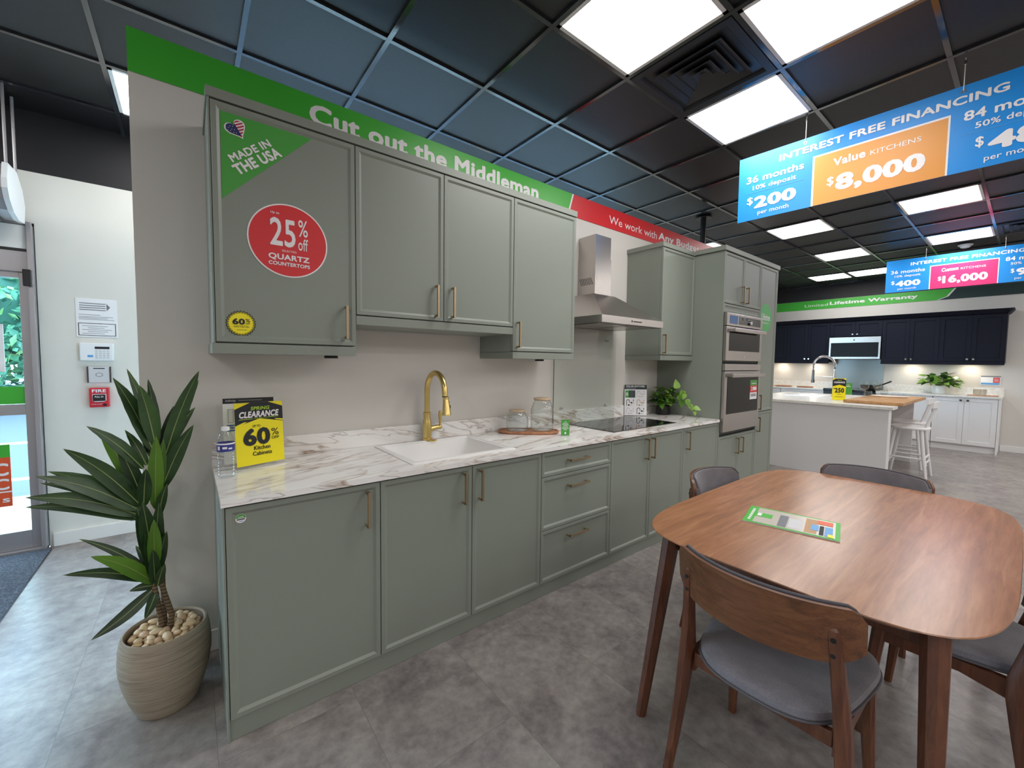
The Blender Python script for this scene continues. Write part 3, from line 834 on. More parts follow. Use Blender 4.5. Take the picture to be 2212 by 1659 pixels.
# hood
def hood():
    t = thing('range_hood', 'stainless steel chimney range hood on the wall above the cooktop', 'hood', (2.573, -.2, 1.7))
    cx = 2.573
    def rc(x0, x1, y0, y1, z): return [(x0, y0, z), (x1, y0, z), (x1, y1, z), (x0, y1, z)]
    c = MB().ring([rc(2.19, 2.956, -.5, -.002, 1.69), rc(2.19, 2.956, -.5, -.002, 1.742), rc(2.44, 2.706, -.205, -.002, 1.95)], False, True, smooth=False)
    make('canopy', c, steel, t)
    make('chimney_lower', MB().box(2.475, 2.673, -.185, -.002, 1.95, 2.245), steel, t)
    make('chimney_upper', MB().box(2.479, 2.669, -.181, -.002, 2.245, 2.425), steel, t)
    mb = MB()
    for i in range(8):
        a = -.165+i*.0165
        mb.add([(2.4746, a, 2.03), (2.4746, a+.006, 2.03), (2.4746, a+.031, 2.088), (2.4746, a+.025, 2.088)], [(0, 1, 2, 3)])
    make('vent_slots', mb, blackm, t)
    make('underside', MB().box(2.195, 2.951, -.495, -.007, 1.692, 1.70), steel_dark, t)
    for x0, x1 in ((2.24, 2.56), (2.585, 2.905)):
        make('grease_filter', MB().box(x0, x1, -.42, -.06, 1.687, 1.692), steel, t)
    fr = FR((2.53, -.5, 1.70), (1, 0, 0), (0, 0, 1))
    for k in range(5): make('button', MB().box(2.53+.03+k*.022, 2.542+.03+k*.022, -.503, -.4995, 1.712, 1.72), blackm, t)
    poly('hood_emblem', ell(.01, .017, .008, .008, 16), fr, blackm, t)
hood()

# color matched sign beside the plant
def color_sign():
    u = Vector((.80, -.60, 0)); o = Vector((3.207, -.088, .9065))-u*.105; fr = FR(o, u, Vector((.04, .05, 1)))
    t = thing('finish_sign', 'white COLOR MATCHED sheet with faucet pictures standing beside the cooktop', 'sign', tuple(o))
    acrylic_stand(t, fr, .21, .29, .006)
    k = .21/985.
    rect('sign_sheet', 0, .006, .21, .292, fr, paper, t, e=0)
    rect('dark_header', 0, .292-.042, .21, .292, fr, green_dark, t)
    text([('COLOR MATCHED', .012, .271, .192, .286, .05)], fr, white_vinyl, t)
    text([('HARDWARE', .012, .258, .105, .265, .01)], fr, pale_grey, t)
    rect('green_box', .007, .172, .04, .24, fr, green_mid, t); rect('dark_box', .04, .172, .1, .24, fr, green_dark, t)
    text([('5', .011, .19, .034, .218, .05)], fr, white_vinyl, t)
    for i in range(5): rect('printed_line', .047, .226-i*.011, .09-.006*(i % 2), .229-i*.011, fr, graphite, t, e=.0014)
    for cx_, cz_, m in ((.115, .172, pale_grey), (.015, .092, inkdark), (.115, .092, tan), (.015, .014, pale_grey), (.115, .014, inkdark)):
        def arc(r0, n=12):
            o_ = [(cx_+.018+r0*math.cos(PI*j/n), cz_+.045+r0*1.1*math.sin(PI*j/n)) for j in range(n+1)]
            return o_
        a = arc(.017); b = arc(.012)
        poly('faucet_picture', [(cx_+.035, cz_+.03)]+a+[(cx_+.001, cz_+.002), (cx_+.006, cz_+.002)]+list(reversed(b))+[(cx_+.031, cz_+.03)], fr, m, t)
        poly('swatch', ell(cx_+.025, cz_+.01, .008, .008, 20), fr, m, t)
        poly('swatch', ell(cx_+.05, cz_+.032, .009, .0075, 20), fr, m, t)
        rect('swatch', cx_+.065, cz_+.045, cx_+.071, cz_+.062, fr, m, t); rect('swatch', cx_+.064, cz_+.024, cx_+.071, cz_+.038, fr, tan if m is not pale_grey else pale_grey, t)
        rect('printed_line', cx_+.036, cz_+.008, cx_+.062, cz_+.011, fr, graphite, t)
color_sign()

# trailing pothos in a black pot
def heart_leaf(vs, fs, tone, base_p, d, nrm, L, W_, tv, curl=.15):
    d = d.normalized(); s = d.cross(nrm).normalized(); n = s.cross(d); b = len(vs)
    prof = [(0, .0), (.02, .3), (.12, .48), (.3, .5), (.5, .42), (.72, .25), (.88, .1), (1, 0)]
    for tt, ww in prof:
        c = base_p + d*(L*tt) - n*(curl*L*tt*tt)
        vs.append(tuple(c - s*ww*W_ + n*.12*W_*ww)); vs.append(tuple(c)); vs.append(tuple(c + s*ww*W_ + n*.12*W_*ww))
    for i in range(len(prof)-1):
        a = b+i*3
        fs.append((a, a+1, a+4, a+3)); fs.append((a+1, a+2, a+5, a+4)); tone += [tv, tv*.9]
def leaf_object(name, vs, fs, tone, m, parent):
    mb = MB().add(vs, fs, True); o = make(name, mb, m, parent, sharp=80)
    a = o.data.attributes.new('tone', 'FLOAT', 'FACE'); a.data.foreach_set('value', tone); return o
def bushy_plant(t, cx, cy, z0, pr, ph, potmat, spread, n, lift, seed, trails=(), xmax=99, leaf=(.05, .085), ymax=99):
    rnd = random.Random(seed)
    make('pot', MB().lathe([(pr*.86, 0), (pr, .006), (pr*1.02, ph*.5), (pr*.96, ph), (pr*.9, ph), (pr*.88, ph*.8), (.002, ph*.8)], cx, cy, 28, z0), potmat, t)
    vs, fs, tone = [], [], []; stems = MB(); made = 0
    while made < n:
        a = rnd.uniform(0, 2*PI); e = rnd.uniform(-.25, 1.2); r = spread*rnd.uniform(.35, 1)
        p = Vector((cx+r*math.cos(a)*math.cos(e), cy+r*math.sin(a)*math.cos(e), z0+ph+lift*.35+r*math.sin(e)*lift/spread))
        if p.x > xmax or p.y > ymax: continue
        made += 1
        out = Vector((math.cos(a), math.sin(a), rnd.uniform(-.7, .5)))
        nr = Vector((rnd.gauss(0, .4), rnd.gauss(0, .4)-.25, 1))
        L = rnd.uniform(*leaf)
        tip = p+out.normalized()*L
        if tip.x > xmax: out.x = -abs(out.x)
        if tip.y > ymax: out.y = -abs(out.y)
        heart_leaf(vs, fs, tone, p, out, nr, L, L*.75, rnd.random(), rnd.uniform(-.1, .4))
        if made % 3 == 0: stems.tube([(cx+rnd.uniform(-.02, .02), cy+rnd.uniform(-.02, .02), z0+ph*.8), (cx+(p.x-cx)*.5, cy+(p.y-cy)*.5, (z0+ph+p.z)/2+.02), tuple(p)], .0016, 5)
    for path, lv in trails:
        stems.tube(path, .0019, 6)
        for (px, py, pz, dx, dy, dz, L, tv) in lv:
            heart_leaf(vs, fs, tone, Vector((px, py, pz)), Vector((dx, dy, dz)), Vector((-.5, -.75, .4)), L, L*.75, tv, .1)
    make('stems', stems, stemm, t)
    leaf_object('foliage', vs, fs, tone, pothosm, t)
pp = thing('potted_pothos', 'leafy green trailing plant in a black pot at the worktop end by the oven tower', 'plant', (3.575, -.145, .9035))
tr = [([(3.57, -.2, 1.04), (3.58, -.28, 1.07), (3.6, -.36, 1.05), (3.61, -.42, 1.0)],
       [(3.58, -.24, 1.06, .1, .2, -1, .08, .35), (3.6, -.3, 1.07, .2, -.3, .9, .075, .45), (3.6, -.33, 1.06, 0, .1, -1, .085, .55), (3.61, -.4, 1.02, .1, -.4, -.8, .07, .75), (3.6, -.27, 1.09, -.2, -.5, .5, .07, .3)]),
      ([(3.57, -.17, 1.05), (3.58, -.27, 1.10), (3.58, -.36, 1.09), (3.59, -.43, 1.02), (3.59, -.46, .96)],
       [(3.58, -.3, 1.10, .1, -.4, -.9, .07, .6), (3.585, -.385, 1.07, .1, -.3, -1, .075, .7), (3.59, -.45, 1.0, .1, -.8, -.25, .07, .9), (3.59, -.46, .965, 0, -.2, -1, .045, 1.0)]),
      ([(3.57, -.18, 1.08), (3.57, -.27, 1.17), (3.57, -.35, 1.15), (3.58, -.38, 1.09)],
       [(3.57, -.29, 1.165, -.05, .15, 1, .095, .85), (3.57, -.35, 1.15, .0, .1, -1, .085, .7), (3.575, -.37, 1.12, -.3, .2, -.9, .06, .8)])]
bushy_plant(pp, 3.575, -.145, .9035, .066, .085, blackm, .135, 95, .15, 3, tr, xmax=3.665, ymax=-.03)

# wall cabinets
ZU0, ZU1 = 1.422, 2.447
def wall_unit(x0, x1, zb, doors, label, cornice=(0, 0), end_left=False):
    t = thing('wall_cabinet', label, 'cabinet', (x0, -.18, zb), 'sage green wall cabinets')
    make('carcass', MB().box(x0+.001, x1-.001, YU+.022, -.002, zb+.044, 2.407), sage, t)
    make('light_rail', MB().box(x0-(.012 if end_left else 0), x1, YU+.0, -.002, zb, zb+.042, .001), sage, t)
    if end_left: make('end_panel', MB().box(x0-.006, x0+.0005, YU+.003, -.002, zb+.043, 2.409), sage, t)
    for a, b, h in doors: front('door', a, b, zb+.046, 2.404, YU, t, h)
    return t
wall_unit(0, .548, ZU0, [(.001, .548, ((.497, 1.646), (.497, 1.506)))], 'sage green wall cabinet with three stickers, leftmost in the upper run', end_left=True)
wall_unit(.548, 1.502, 1.572, [(.548, 1.018, ((.968, 1.80), (.968, 1.645))), (1.018, 1.502, ((1.067, 1.80), (1.067, 1.645)))], 'short two-door sage green wall cabinet above the sink')
wall_unit(1.502, 2.053, ZU0, [(1.502, 2.053, ((1.535, 1.645), (1.535, 1.496)))], 'tall sage green wall cabinet left of the range hood')
wall_unit(3.14, 3.679, 1.432, [(3.14, 3.679, ((3.172, 1.65), (3.172, 1.497)))], 'tall sage green wall cabinet between range hood and oven tower')
cn = thing('cornice', 'flat sage green cornice along the top of the left wall cabinets', 'cornice', (1, -.2, 2.41))
make('cornice_board', MB().box(-.012, 2.058, YU-.003, YU+.016, 2.409, ZU1, .001), sage, cn)
make('cornice_return', MB().box(-.012, .006, YU+.016, -.002, 2.409, ZU1, .001), sage, cn)
make('cornice_return', MB().box(2.04, 2.058, YU+.016, -.002, 2.409, ZU1, .001), sage, cn)
make('top_board', MB().box(.006, 2.04, YU+.016, -.002, 2.409, 2.425), sage, cn)
cn2 = thing('cornice', 'flat sage green cornice around the top of the oven tower and its wall cabinet', 'cornice', (4, -.3, 2.41))
make('cornice_board', MB().box(3.128, 3.67, YU-.003, YU+.016, 2.409, ZU1, .001), sage, cn2)
make('cornice_board', MB().box(3.664, 4.925, YF-.012, YF+.006, 2.416, 2.458, .001), sage, cn2)
make('cornice_return', MB().box(3.128, 3.146, YU+.016, -.002, 2.409, ZU1, .001), sage, cn2)
make('cornice_return', MB().box(3.664, 3.682, YF+.006, YU-.004, 2.416, 2.458, .001), sage, cn2)
make('cornice_return', MB().box(4.907, 4.925, YF+.006, -.002, 2.416, 2.458, .001), sage, cn2)
make('top_board', MB().box(3.683, 4.906, YF+.006, -.002, 2.416, 2.43), sage, cn2)
# under-cabinet socket strips
for x in (.45, 1.79):
    tag(make('puck_light', MB().lathe([(.03, 0), (.03, .012)], x, -.3, 20, 1.409), sage_dark), 'dark round light fitting under the %s wall cabinet' % ('leftmost' if x < 1 else 'tall hood-side'), 'light fitting')

# stickers on the first wall door
fd = FR((0, YU+.0068, 0), (1, 0, 0), (0, 0, 1))
def door_stickers():
    t = thing('corner_sticker', 'green triangular MADE IN THE USA sticker on the leftmost wall cabinet', 'sticker', (.1, YU, 2.3))
    poly('sticker_base', [(.034, 2.371), (.363, 2.371), (.034, 2.035)], fd, green_mid, t, e=.0012)
    ang = .80
    text([('MADE IN', .072, 2.183, .247, 2.213, .04, .66)], fd, white_vinyl, t, e=.002)
    text([('THE USA', .090, 2.137, .292, 2.178, .05, .66)], fd, white_vinyl, t, e=.002)
    H = []
    for k in range(40):
        a = 2*PI*k/40
        H.append((16*math.sin(a)**3/34, (13*math.cos(a)-5*math.cos(2*a)-2*math.cos(3*a)-math.cos(4*a))/34))
    c, s_ = math.cos(.62), math.sin(.62)
    def hp(p, sc): return (.086+(p[0]*c-p[1]*s_)*sc, 2.318+(p[0]*s_+p[1]*c)*sc)
    poly('heart_border', [hp(p, .082) for p in H], fd, white_vinyl, t, e=.0018)
    inner = [hp(p, .072) for p in H]
    # stripes and canton clipped to the heart
    def clip(poly_, f):
        out = []
        for i in range(len(poly_)):
            a, b = poly_[i], poly_[(i+1) % len(poly_)]; fa, fb = f(a), f(b)
            if fa >= 0: out.append(a)
            if fa*fb < 0: k = fa/(fa-fb); out.append((a[0]+(b[0]-a[0])*k, a[1]+(b[1]-a[1])*k))
        return out
    ax = Vector((math.cos(.55), math.sin(.55))); nx = Vector((-ax.y, ax.x)); ctr = Vector((.086, 2.318))
    for i in range(-5, 6):
        lo, hi = i*.0105, i*.0105+.0055
        q = clip(clip(inner, lambda p: (Vector(p)-ctr).dot(nx)-lo), lambda p: hi-(Vector(p)-ctr).dot(nx))
        if len(q) > 2: poly('flag_stripe', q, fd, flag_red, t, e=.0024)
    q = clip(clip(inner, lambda p: .004-(Vector(p)-ctr).dot(ax)), lambda p: (Vector(p)-ctr).dot(nx)+.026)
    if len(q) > 2:
        poly('flag_canton', q, fd, flag_blue, t, e=.003)
        for i in range(4):
            for j in range(3):
                p = ctr + ax*(-.008-.008*i) + nx*(-.014+.012*j+.004*(i % 2))
                poly('flag_star', ell(p.x, p.y, .0014, .0014, 6), fd, white_vinyl, t, e=.0034)
    o = thing('oval_sticker', 'large round red 25% off sticker on the leftmost wall cabinet', 'sticker', (.27, YU, 1.91))
    poly('sticker_border', ell(.2685, 1.911, .1545, .1545, 64), fd, white_vinyl, o, e=.0012)
    poly('sticker_face', ell(.2685, 1.911, .149, .149, 64), fd, red, o, e=.0018)
    text([('Up to', .199, 2.014, .232, 2.026, .03), ('25', .196, 1.884, .293, 2.002, .02), ('%', .304, 1.938, .342, 2.01, .01), ('off', .303, 1.878, .342, 1.93, .01),
          ('SELECTED', .240, 1.863, .296, 1.871, .0), ('QUARTZ', .189, 1.824, .347, 1.852, .04), ('COUNTERTOPS', .189, 1.803, .349, 1.819, .04)], fd, white_vinyl, o, e=.0026)
    b = thing('star_badge', 'small yellow 60% OFF starburst badge low on the leftmost wall cabinet', 'sticker', (.075, YU, 1.546))
    def star(r0, r1, n=28): return [(.0865+(r1 if k % 2 else r0)*math.cos(PI*k/n), 1.546+(r1 if k % 2 else r0)*math.sin(PI*k/n)) for k in range(2*n)]
    poly('badge_border', star(.0535, .0475), fd, inkdark, b, e=.0012); poly('badge_ring', star(.0485, .044), fd, yellow, b, e=.0018)
    poly('badge_line', star(.0465, .0425), fd, inkdark, b, e=.0024); poly('badge_face', star(.044, .0405), fd, yellow, b, e=.003)
    text([('60', .057, 1.541, .1, 1.566, .05), ('%', .102, 1.552, .118, 1.566, .01), ('OFF', .102, 1.544, .118, 1.549, .02), ('Shaker Super Mini', .061, 1.53, .115, 1.535, .02)], fd, inkdark, b, e=.0038)
    rect('printed_line', .071, 1.519, .106, 1.5205, fd, inkdark, b, e=.0034); rect('printed_line', .066, 1.537, .111, 1.5378, fd, inkdark, b, e=.0034)
door_stickers()

# banners along the top of the partition
bn = thing('wall_banner', 'long green banner lettered Cut out the Middleman along the wall top', 'banner', (1, 0, 2.68))
fb = FR((0, -.002, 0), (1, 0, 0), (0, 0, 1))
poly('banner_board', [(-.255, 2.588), (2.333, 2.588), (2.389, 2.765), (-.255, 2.765)], fb, green, bn, e=.0022, t=.002)
poly('end_stripe', [(2.333, 2.588), (2.348, 2.588), (2.404, 2.765), (2.389, 2.765)], fb, white_vinyl, bn, e=.0022, t=.002)
text([('Cut out the Middleman', .434, 2.622, 2.02, 2.728, .045)], fb, white_vinyl, bn, e=.003)
br = thing('wall_banner', 'red banner lettered We work with Any Budget above the hood', 'banner', (3.5, 0, 2.68))
poly('banner_board', [(2.349, 2.588), (5.05, 2.588), (5.05, 2.765), (2.405, 2.765)], fb, red, br, e=.0022, t=.002)
text([('We work with', 2.855, 2.632, 3.595, 2.70, .0)], fb, white_vinyl, br, e=.003)
text([('Any Budget', 3.625, 2.618, 4.43, 2.712, .04)], fb, white_vinyl, br, e=.003)
pl = thing('ceiling_pole', 'black round pole from the ceiling down behind the red banner', 'pole', (4.626, .06, 2.77))
make('tube', MB().tube([(4.626, .06, 2.767), (4.626, .06, ZC)], .03, 16), blackm, pl)
make('flange', MB().lathe([(.085, 0), (.085, .012)], 4.626, .06, 24, ZC-.014), blackm, pl)

# oven tower
def tower():
    t = thing('oven_tower', 'tall sage green oven housing cabinet holding two steel wall ovens', 'cabinet', (4.08, -.32, 0))
    make('side_panel', MB().box(3.681, 3.699, YF+.0, -.002, .001, 2.414), sage, t)
    make('carcass', MB().box(3.70, 4.478, YF+.03, -.002, .085, 2.41), sage_dark, t)
    make('kick_board', MB().box(3.70, 4.478, YF+.01, YF+.028, .001, .081), sage, t)
    front('door', 3.70, 4.095, 1.955, 2.41, YF, t, ((4.03, 2.128), (4.03, 1.985)))
    front('door', 4.095, 4.478, 1.955, 2.41, YF, t, ((4.135, 2.128), (4.135, 1.985)))
    make('filler_panel', door_panel(MB(), 3.70, 4.478, 1.872, 1.951, YF), sage, t)
    front('door', 3.70, 4.105, ZB, .735, YF, t, ((4.05, .69), (4.05, .55)))
    front('door', 4.105, 4.478, ZB, .735, YF, t, ((4.15, .69), (4.15, .55)))
    l = thing('larder_cabinet', 'tall narrow sage green larder cabinet with round green sticker at the run end', 'cabinet', (4.69, -.32, 0))
    make('carcass', MB().box(4.481, 4.892, YF+.024, -.002, .085, 2.41), sage_dark, l)
    make('side_panel', MB().box(4.893, 4.911, YF, -.002, .001, 2.414), sage, l)
    make('kick_board', MB().box(4.481, 4.892, YF+.01, YF+.022, .001, .081), sage, l)
    front('door', 4.481, 4.892, .915, 2.41, YF, l, ((4.525, 1.085), (4.525, .945)))
    front('door', 4.481, 4.892, ZB, .911, YF, l, ((4.525, .855), (4.525, .715)))
    f = FR((4.643, YF+.0068, 1.888), (1, 0, 0), (0, 0, 1))
    s = thing('round_badge', 'round green Lifetime warranty sticker on the tall larder door', 'sticker', (4.643, YF, 1.888))
    poly('sticker_face', ell(0, 0, .148, .148, 48), f, leaf_badge, s, e=.001)
    text([('Lifetime', -.105, -.028, .105, .045, .03), ('WARRANTY', -.09, -.062, .085, -.044, .02)], f, white_vinyl, s, e=.0018)
tower()
def ovens():
    x0, x1 = 3.704, 4.474
    yb, yf = YF+.028, YF-.03
    t = thing('microwave_oven', 'upper built-in steel microwave oven with control display in the tower', 'oven', (4.09, -.6, 1.42))
    make('body', MB().box(x0+.01, x1-.01, yb-.02, yb, 1.42, 1.866), blackm, t)
    make('control_panel', MB().box(x0, x1, yf, yb-.02, 1.752, 1.866, .003), steel, t)
    f = FR((x0, yf, 1.752), (1, 0, 0), (0, 0, 1))
    rect('display', .05, .02, .72, .094, f, black_gloss, t); rect('blue_film', .052, .022, .21, .092, f, display_blue, t, e=.0014)
    rect('film_edge', .21, .022, .222, .092, f, pale_grey, t, e=.0014)
    for k in range(4): poly('display_mark', ell(.265+k*.045, .075, .016, .014, 16), f, green_dark if k % 2 else graphite, t, e=.0014)
    make('dial', MB().ring([[(x0+.47+r*math.cos(2*PI*k/20), yf-e, 1.80+r*math.sin(2*PI*k/20)) for k in range(20)] for r, e in ((.022, 0), (.022, .014), (.018, .018))]), chrome, t)
    d = make('door', MB().box(x0, x1, yf, yb-.02, 1.435, 1.745, .004), steel, t)
    make('glass', MB().box(x0+.055, x1-.055, yf-.002, yf, 1.525, 1.70), oven_glass, d)
    h = MB().box(x0+.05, x1-.03, yf-.055, yf-.04, 1.695, 1.73, .006).box(x0+.08, x0+.105, yf-.045, yf, 1.70, 1.725).box(x1-.085, x1-.06, yf-.045, yf, 1.70, 1.725)
    make('handle', h, steel, d)
    poly('emblem', ell(x1-x0-.40, .04, .012, .012, 24), FR((x0, yf, 1.435), (1, 0, 0), (0, 0, 1)), chrome, d, e=.0014)
    t2 = thing('wall_oven', 'lower built-in steel oven with dark glass door in the tower', 'oven', (4.09, -.6, .75))
    make('body', MB().box(x0+.01, x1-.01, yb-.02, yb, .75, 1.412), blackm, t2)
    make('top_strip', MB().box(x0, x1, yf, yb-.02, 1.345, 1.405, .003), steel, t2)
    d2 = make('door', MB().box(x0, x1, yf, yb-.02, .78, 1.338, .004), steel, t2)
    make('glass', MB().box(x0+.05, x1-.045, yf-.002, yf, .945, 1.29), oven_glass, d2)
    h = MB().box(x0+.04, x1-.02, yf-.055, yf-.04, 1.282, 1.318, .006).box(x0+.07, x0+.095, yf-.045, yf, 1.288, 1.312).box(x1-.075, x1-.05, yf-.045, yf, 1.288, 1.312)
    make('handle', h, steel, d2)
    g = FR((x0+.535, yf-.002, 1.06), (1, 0, 0), (0, 0, 1))
    s = thing('price_tag', 'green, red and white price tag stuck on the lower oven glass', 'price tag', (4.3, -.67, 1.15))
    rect('tag_sheet', 0, 0, .16, .19, g, paper, s, e=.001); rect('green_header', 0, .135, .16, .19, g, green_mid, s, e=.0016); rect('red_band', 0, .068, .16, .135, g, red, s, e=.0016)
    text([('2', .015, .085, .05, .125, .04)], g, white_vinyl, s, e=.0024)
    rect('printed_figures', .06, .088, .145, .122, g, white_vinyl, s, e=.0024)
    rect('printed_line', .03, .152, .13, .16, g, white_vinyl, s, e=.002); rect('printed_line', .02, .045, .14, .052, g, inkdark, s, e=.002); rect('printed_line', .02, .03, .14, .037, g, inkdark, s, e=.002)
ovens()

# ================================================================ CEILING FITTINGS
def ceiling_light(ix, iy, label):
    """2 ft panel filling one grid cell; ix, iy count cells from the grid origin"""
    x0, y0 = GX+ix*U, GY+iy*U
    t = thing('ceiling_light', label, 'ceiling light', (x0+U/2, y0+U/2, ZC), 'square ceiling light panels')
    a, b = .015, U-.015
    f = MB()
    f.box(x0+a, x0+a+.02, y0+a, y0+b, ZC-.003, ZC+.012); f.box(x0+b-.02, x0+b, y0+a, y0+b, ZC-.003, ZC+.012)
    f.box(x0+a, x0+b, y0+a, y0+a+.02, ZC-.003, ZC+.012); f.box(x0+a, x0+b, y0+b-.02, y0+b, ZC-.003, ZC+.012)
    make('frame', f, white_trim, t)
    make('diffuser', MB().add([(x0+a+.02, y0+a+.02, ZC+.002), (x0+b-.02, y0+a+.02, ZC+.002), (x0+b-.02, y0+b-.02, ZC+.002), (x0+a+.02, y0+b-.02, ZC+.002)], [(0, 3, 2, 1)]), panel_glow, t)
LIGHTS = [(1, -2, 'square ceiling light nearest the wall cabinets, left of the black air vent'), (2, -3, 'square ceiling light at the top edge, right of the black air vent'),
  (3, -2, 'square ceiling light between the black air vent and the near blue hanging sign'), (8, -1, 'square ceiling light showing just under the left end of the near blue sign'),
  (11, -1, 'square ceiling light in the middle of the far row left of the pink-priced sign'), (14, -1, 'square ceiling light partly behind the left end of the far blue sign'),
  (14, 0, 'square ceiling light just above the right edge of the oven tower'), (8, -3, 'square ceiling light below the right part of the near blue sign'),
  (11, -3, 'square ceiling light just above the far blue sign by the smoke detector'), (8, 1, 'square ceiling light peeping out behind the black ceiling pole'),
  (-2, 2, 'square ceiling light at left, half hidden by the end of the partition wall')]
for a in LIGHTS: ceiling_light(*a)
# unseen panels added for fill light, behind the camera and over the showroom
for ix, iy in [(x, y) for x in range(-9, 16, 3) for y in (-6, -8, -10, -12) if not (y == -6 and x < 3)] + [(-8, -3), (-5, -4), (-9, 0), (1, 2), (4, 2), (-5, 2), (-5, -1)]:
    ceiling_light(ix, iy, 'added square ceiling light out of view, giving fill light to the showroom')

def vent(ix, iy, label):
    x0, y0 = GX+ix*U, GY+iy*U; cx, cy = x0+U/2, y0+U/2
    t = thing('air_vent', label, 'air vent', (cx, cy, ZC))
    def sq(r, z): return [(cx-r, cy-r, z), (cx+r, cy-r, z), (cx+r, cy+r, z), (cx-r, cy+r, z)]
    make('frame', MB().ring([sq(.29, ZC+.01), sq(.29, ZC-.006), sq(.25, ZC-.006), sq(.24, ZC+.01)], False, False, smooth=False), louvrem, t)
    make('backing', MB().box(cx-.24, cx+.24, cy-.24, cy+.24, ZC+.009, ZC+.0115), blackm, t)
    for r in (.2, .145, .09, .045):
        make('louvre', MB().ring([sq(r, ZC-.008), sq(r-.002, ZC-.01), sq(r-.034, ZC+.008), sq(r-.032, ZC+.009)], False, False, smooth=False), louvrem, t)
vent(2, -2, 'black square louvred air vent between the nearest ceiling lights')
vent(11, -4, 'black air vent in the far ceiling at the right edge')
sd = thing('smoke_detector', 'white round smoke detector on the ceiling above the far blue sign', 'smoke detector', (8.36, -1.72, ZC))
make('base', MB().lathe([(.075, 0), (.075, -.012), (.07, -.018)], 8.36, -1.72, 28, ZC-.002), white_plastic, sd)
make('sensor', MB().lathe([(.06, -.018), (.042, -.045), (.03, -.05)], 8.36, -1.72, 28, ZC-.002), white_plastic, sd)

# ================================================================ HANGING SIGNS
def hanging_sign(o, ang, label, panel_m, kind, total, m36, m84, script):
    r = math.radians(ang); u = Vector((math.sin(r), -math.cos(r), 0)); fr = FR(o, u, (0, 0, 1))
    t = thing('hanging_sign', label, 'sign', o, 'hanging finance signs')
    Wd, H = 1.56, .466
    mb = MB(); P = [at(fr, a, b, e) for e in (-.004, 0) for b in (0, H) for a in (0, Wd)]
    mb.add(P, [(0, 1, 3, 2), (4, 6, 7, 5), (0, 4, 5, 1), (2, 3, 7, 6), (0, 2, 6, 4), (1, 5, 7, 3)])
    make('sign_board', mb, cyan, t)
    rect('white_border', .463, .0005, 1.098, .328, fr, white_vinyl, t, e=.001)
    rect('price_panel', .474, .0005, 1.089, .317, fr, panel_m, t, e=.0018)
    L = [('INTEREST FREE FINANCING', .262, .366, 1.305, .412, .04), ('36 months', .054, .268, .414, .318, .03), ('10% deposit', .098, .205, .371, .246, .02),
         ('$', .063, .108, .102, .168, .02), (m36, .11, .078, .375, .163, .06), ('per month', .137, .022, .333, .06, .01),
         ('84 months', 1.148, .27, 1.508, .322, .03), ('50% deposit', 1.192, .207, 1.466, .248, .02), ('$', 1.197, .108, 1.228, .168, .02), (m84, 1.242, .078, 1.43, .168, .06), ('per month', 1.232, .022, 1.428, .06, .01)]
    text(L, fr, white_vinyl, t, e=.0016)
    text([(kind, .577, .224, .738, .275, .04, .03, .1 if script else 0), ('KITCHENS', .76, .232, .985, .26, .0)], fr, white_vinyl, t, e=.0026)
    text([('$', .547, .1, .583, .164, .02), (total, .592, .05, 1.008, .168, .06)], fr, white_vinyl, t, e=.0026)
    for a in (.053, 1.15): rect('divider_line', a, .1945, a+.36, .197, fr, skyblue, t, e=.0014)
    for a in (.4155, 1.14):
        p = at(fr, a, .437, -.002)
        make('eyelet', MB().ring([[at(fr, a+q*math.cos(2*PI*k/18), .437+q*math.sin(2*PI*k/18), e) for k in range(18)] for q, e in ((.011, .0005), (.0105, .003), (.006, .003), (.0055, .0005))], False, False), steel, t)
        make('hanging_wire', MB().tube([at(fr, a, .437, .004), at(fr, a, .447, .004), at(fr, a, H+.02, -.002), (p[0], p[1], ZC)], .0022, 6), white_trim, t)
        make('wire_clip', MB().tube([(p[0], p[1], ZC-.035), (p[0], p[1], ZC-.015)], .006, 8), steel, t)
r3 = math.radians(3)
hanging_sign((3.25-math.sin(r3)*.4155, -1.345+math.cos(r3)*.4155, 2.477), 3, 'near blue hanging finance sign with an orange panel priced $8,000', orange, 'Value', '8,000', '200', '48', False)
hanging_sign((8.178, -1.358+.4125, 2.497), 1, 'far blue hanging finance sign with a pink panel priced $16,000', magenta, 'Custom', '16,000', '400', '95', True)

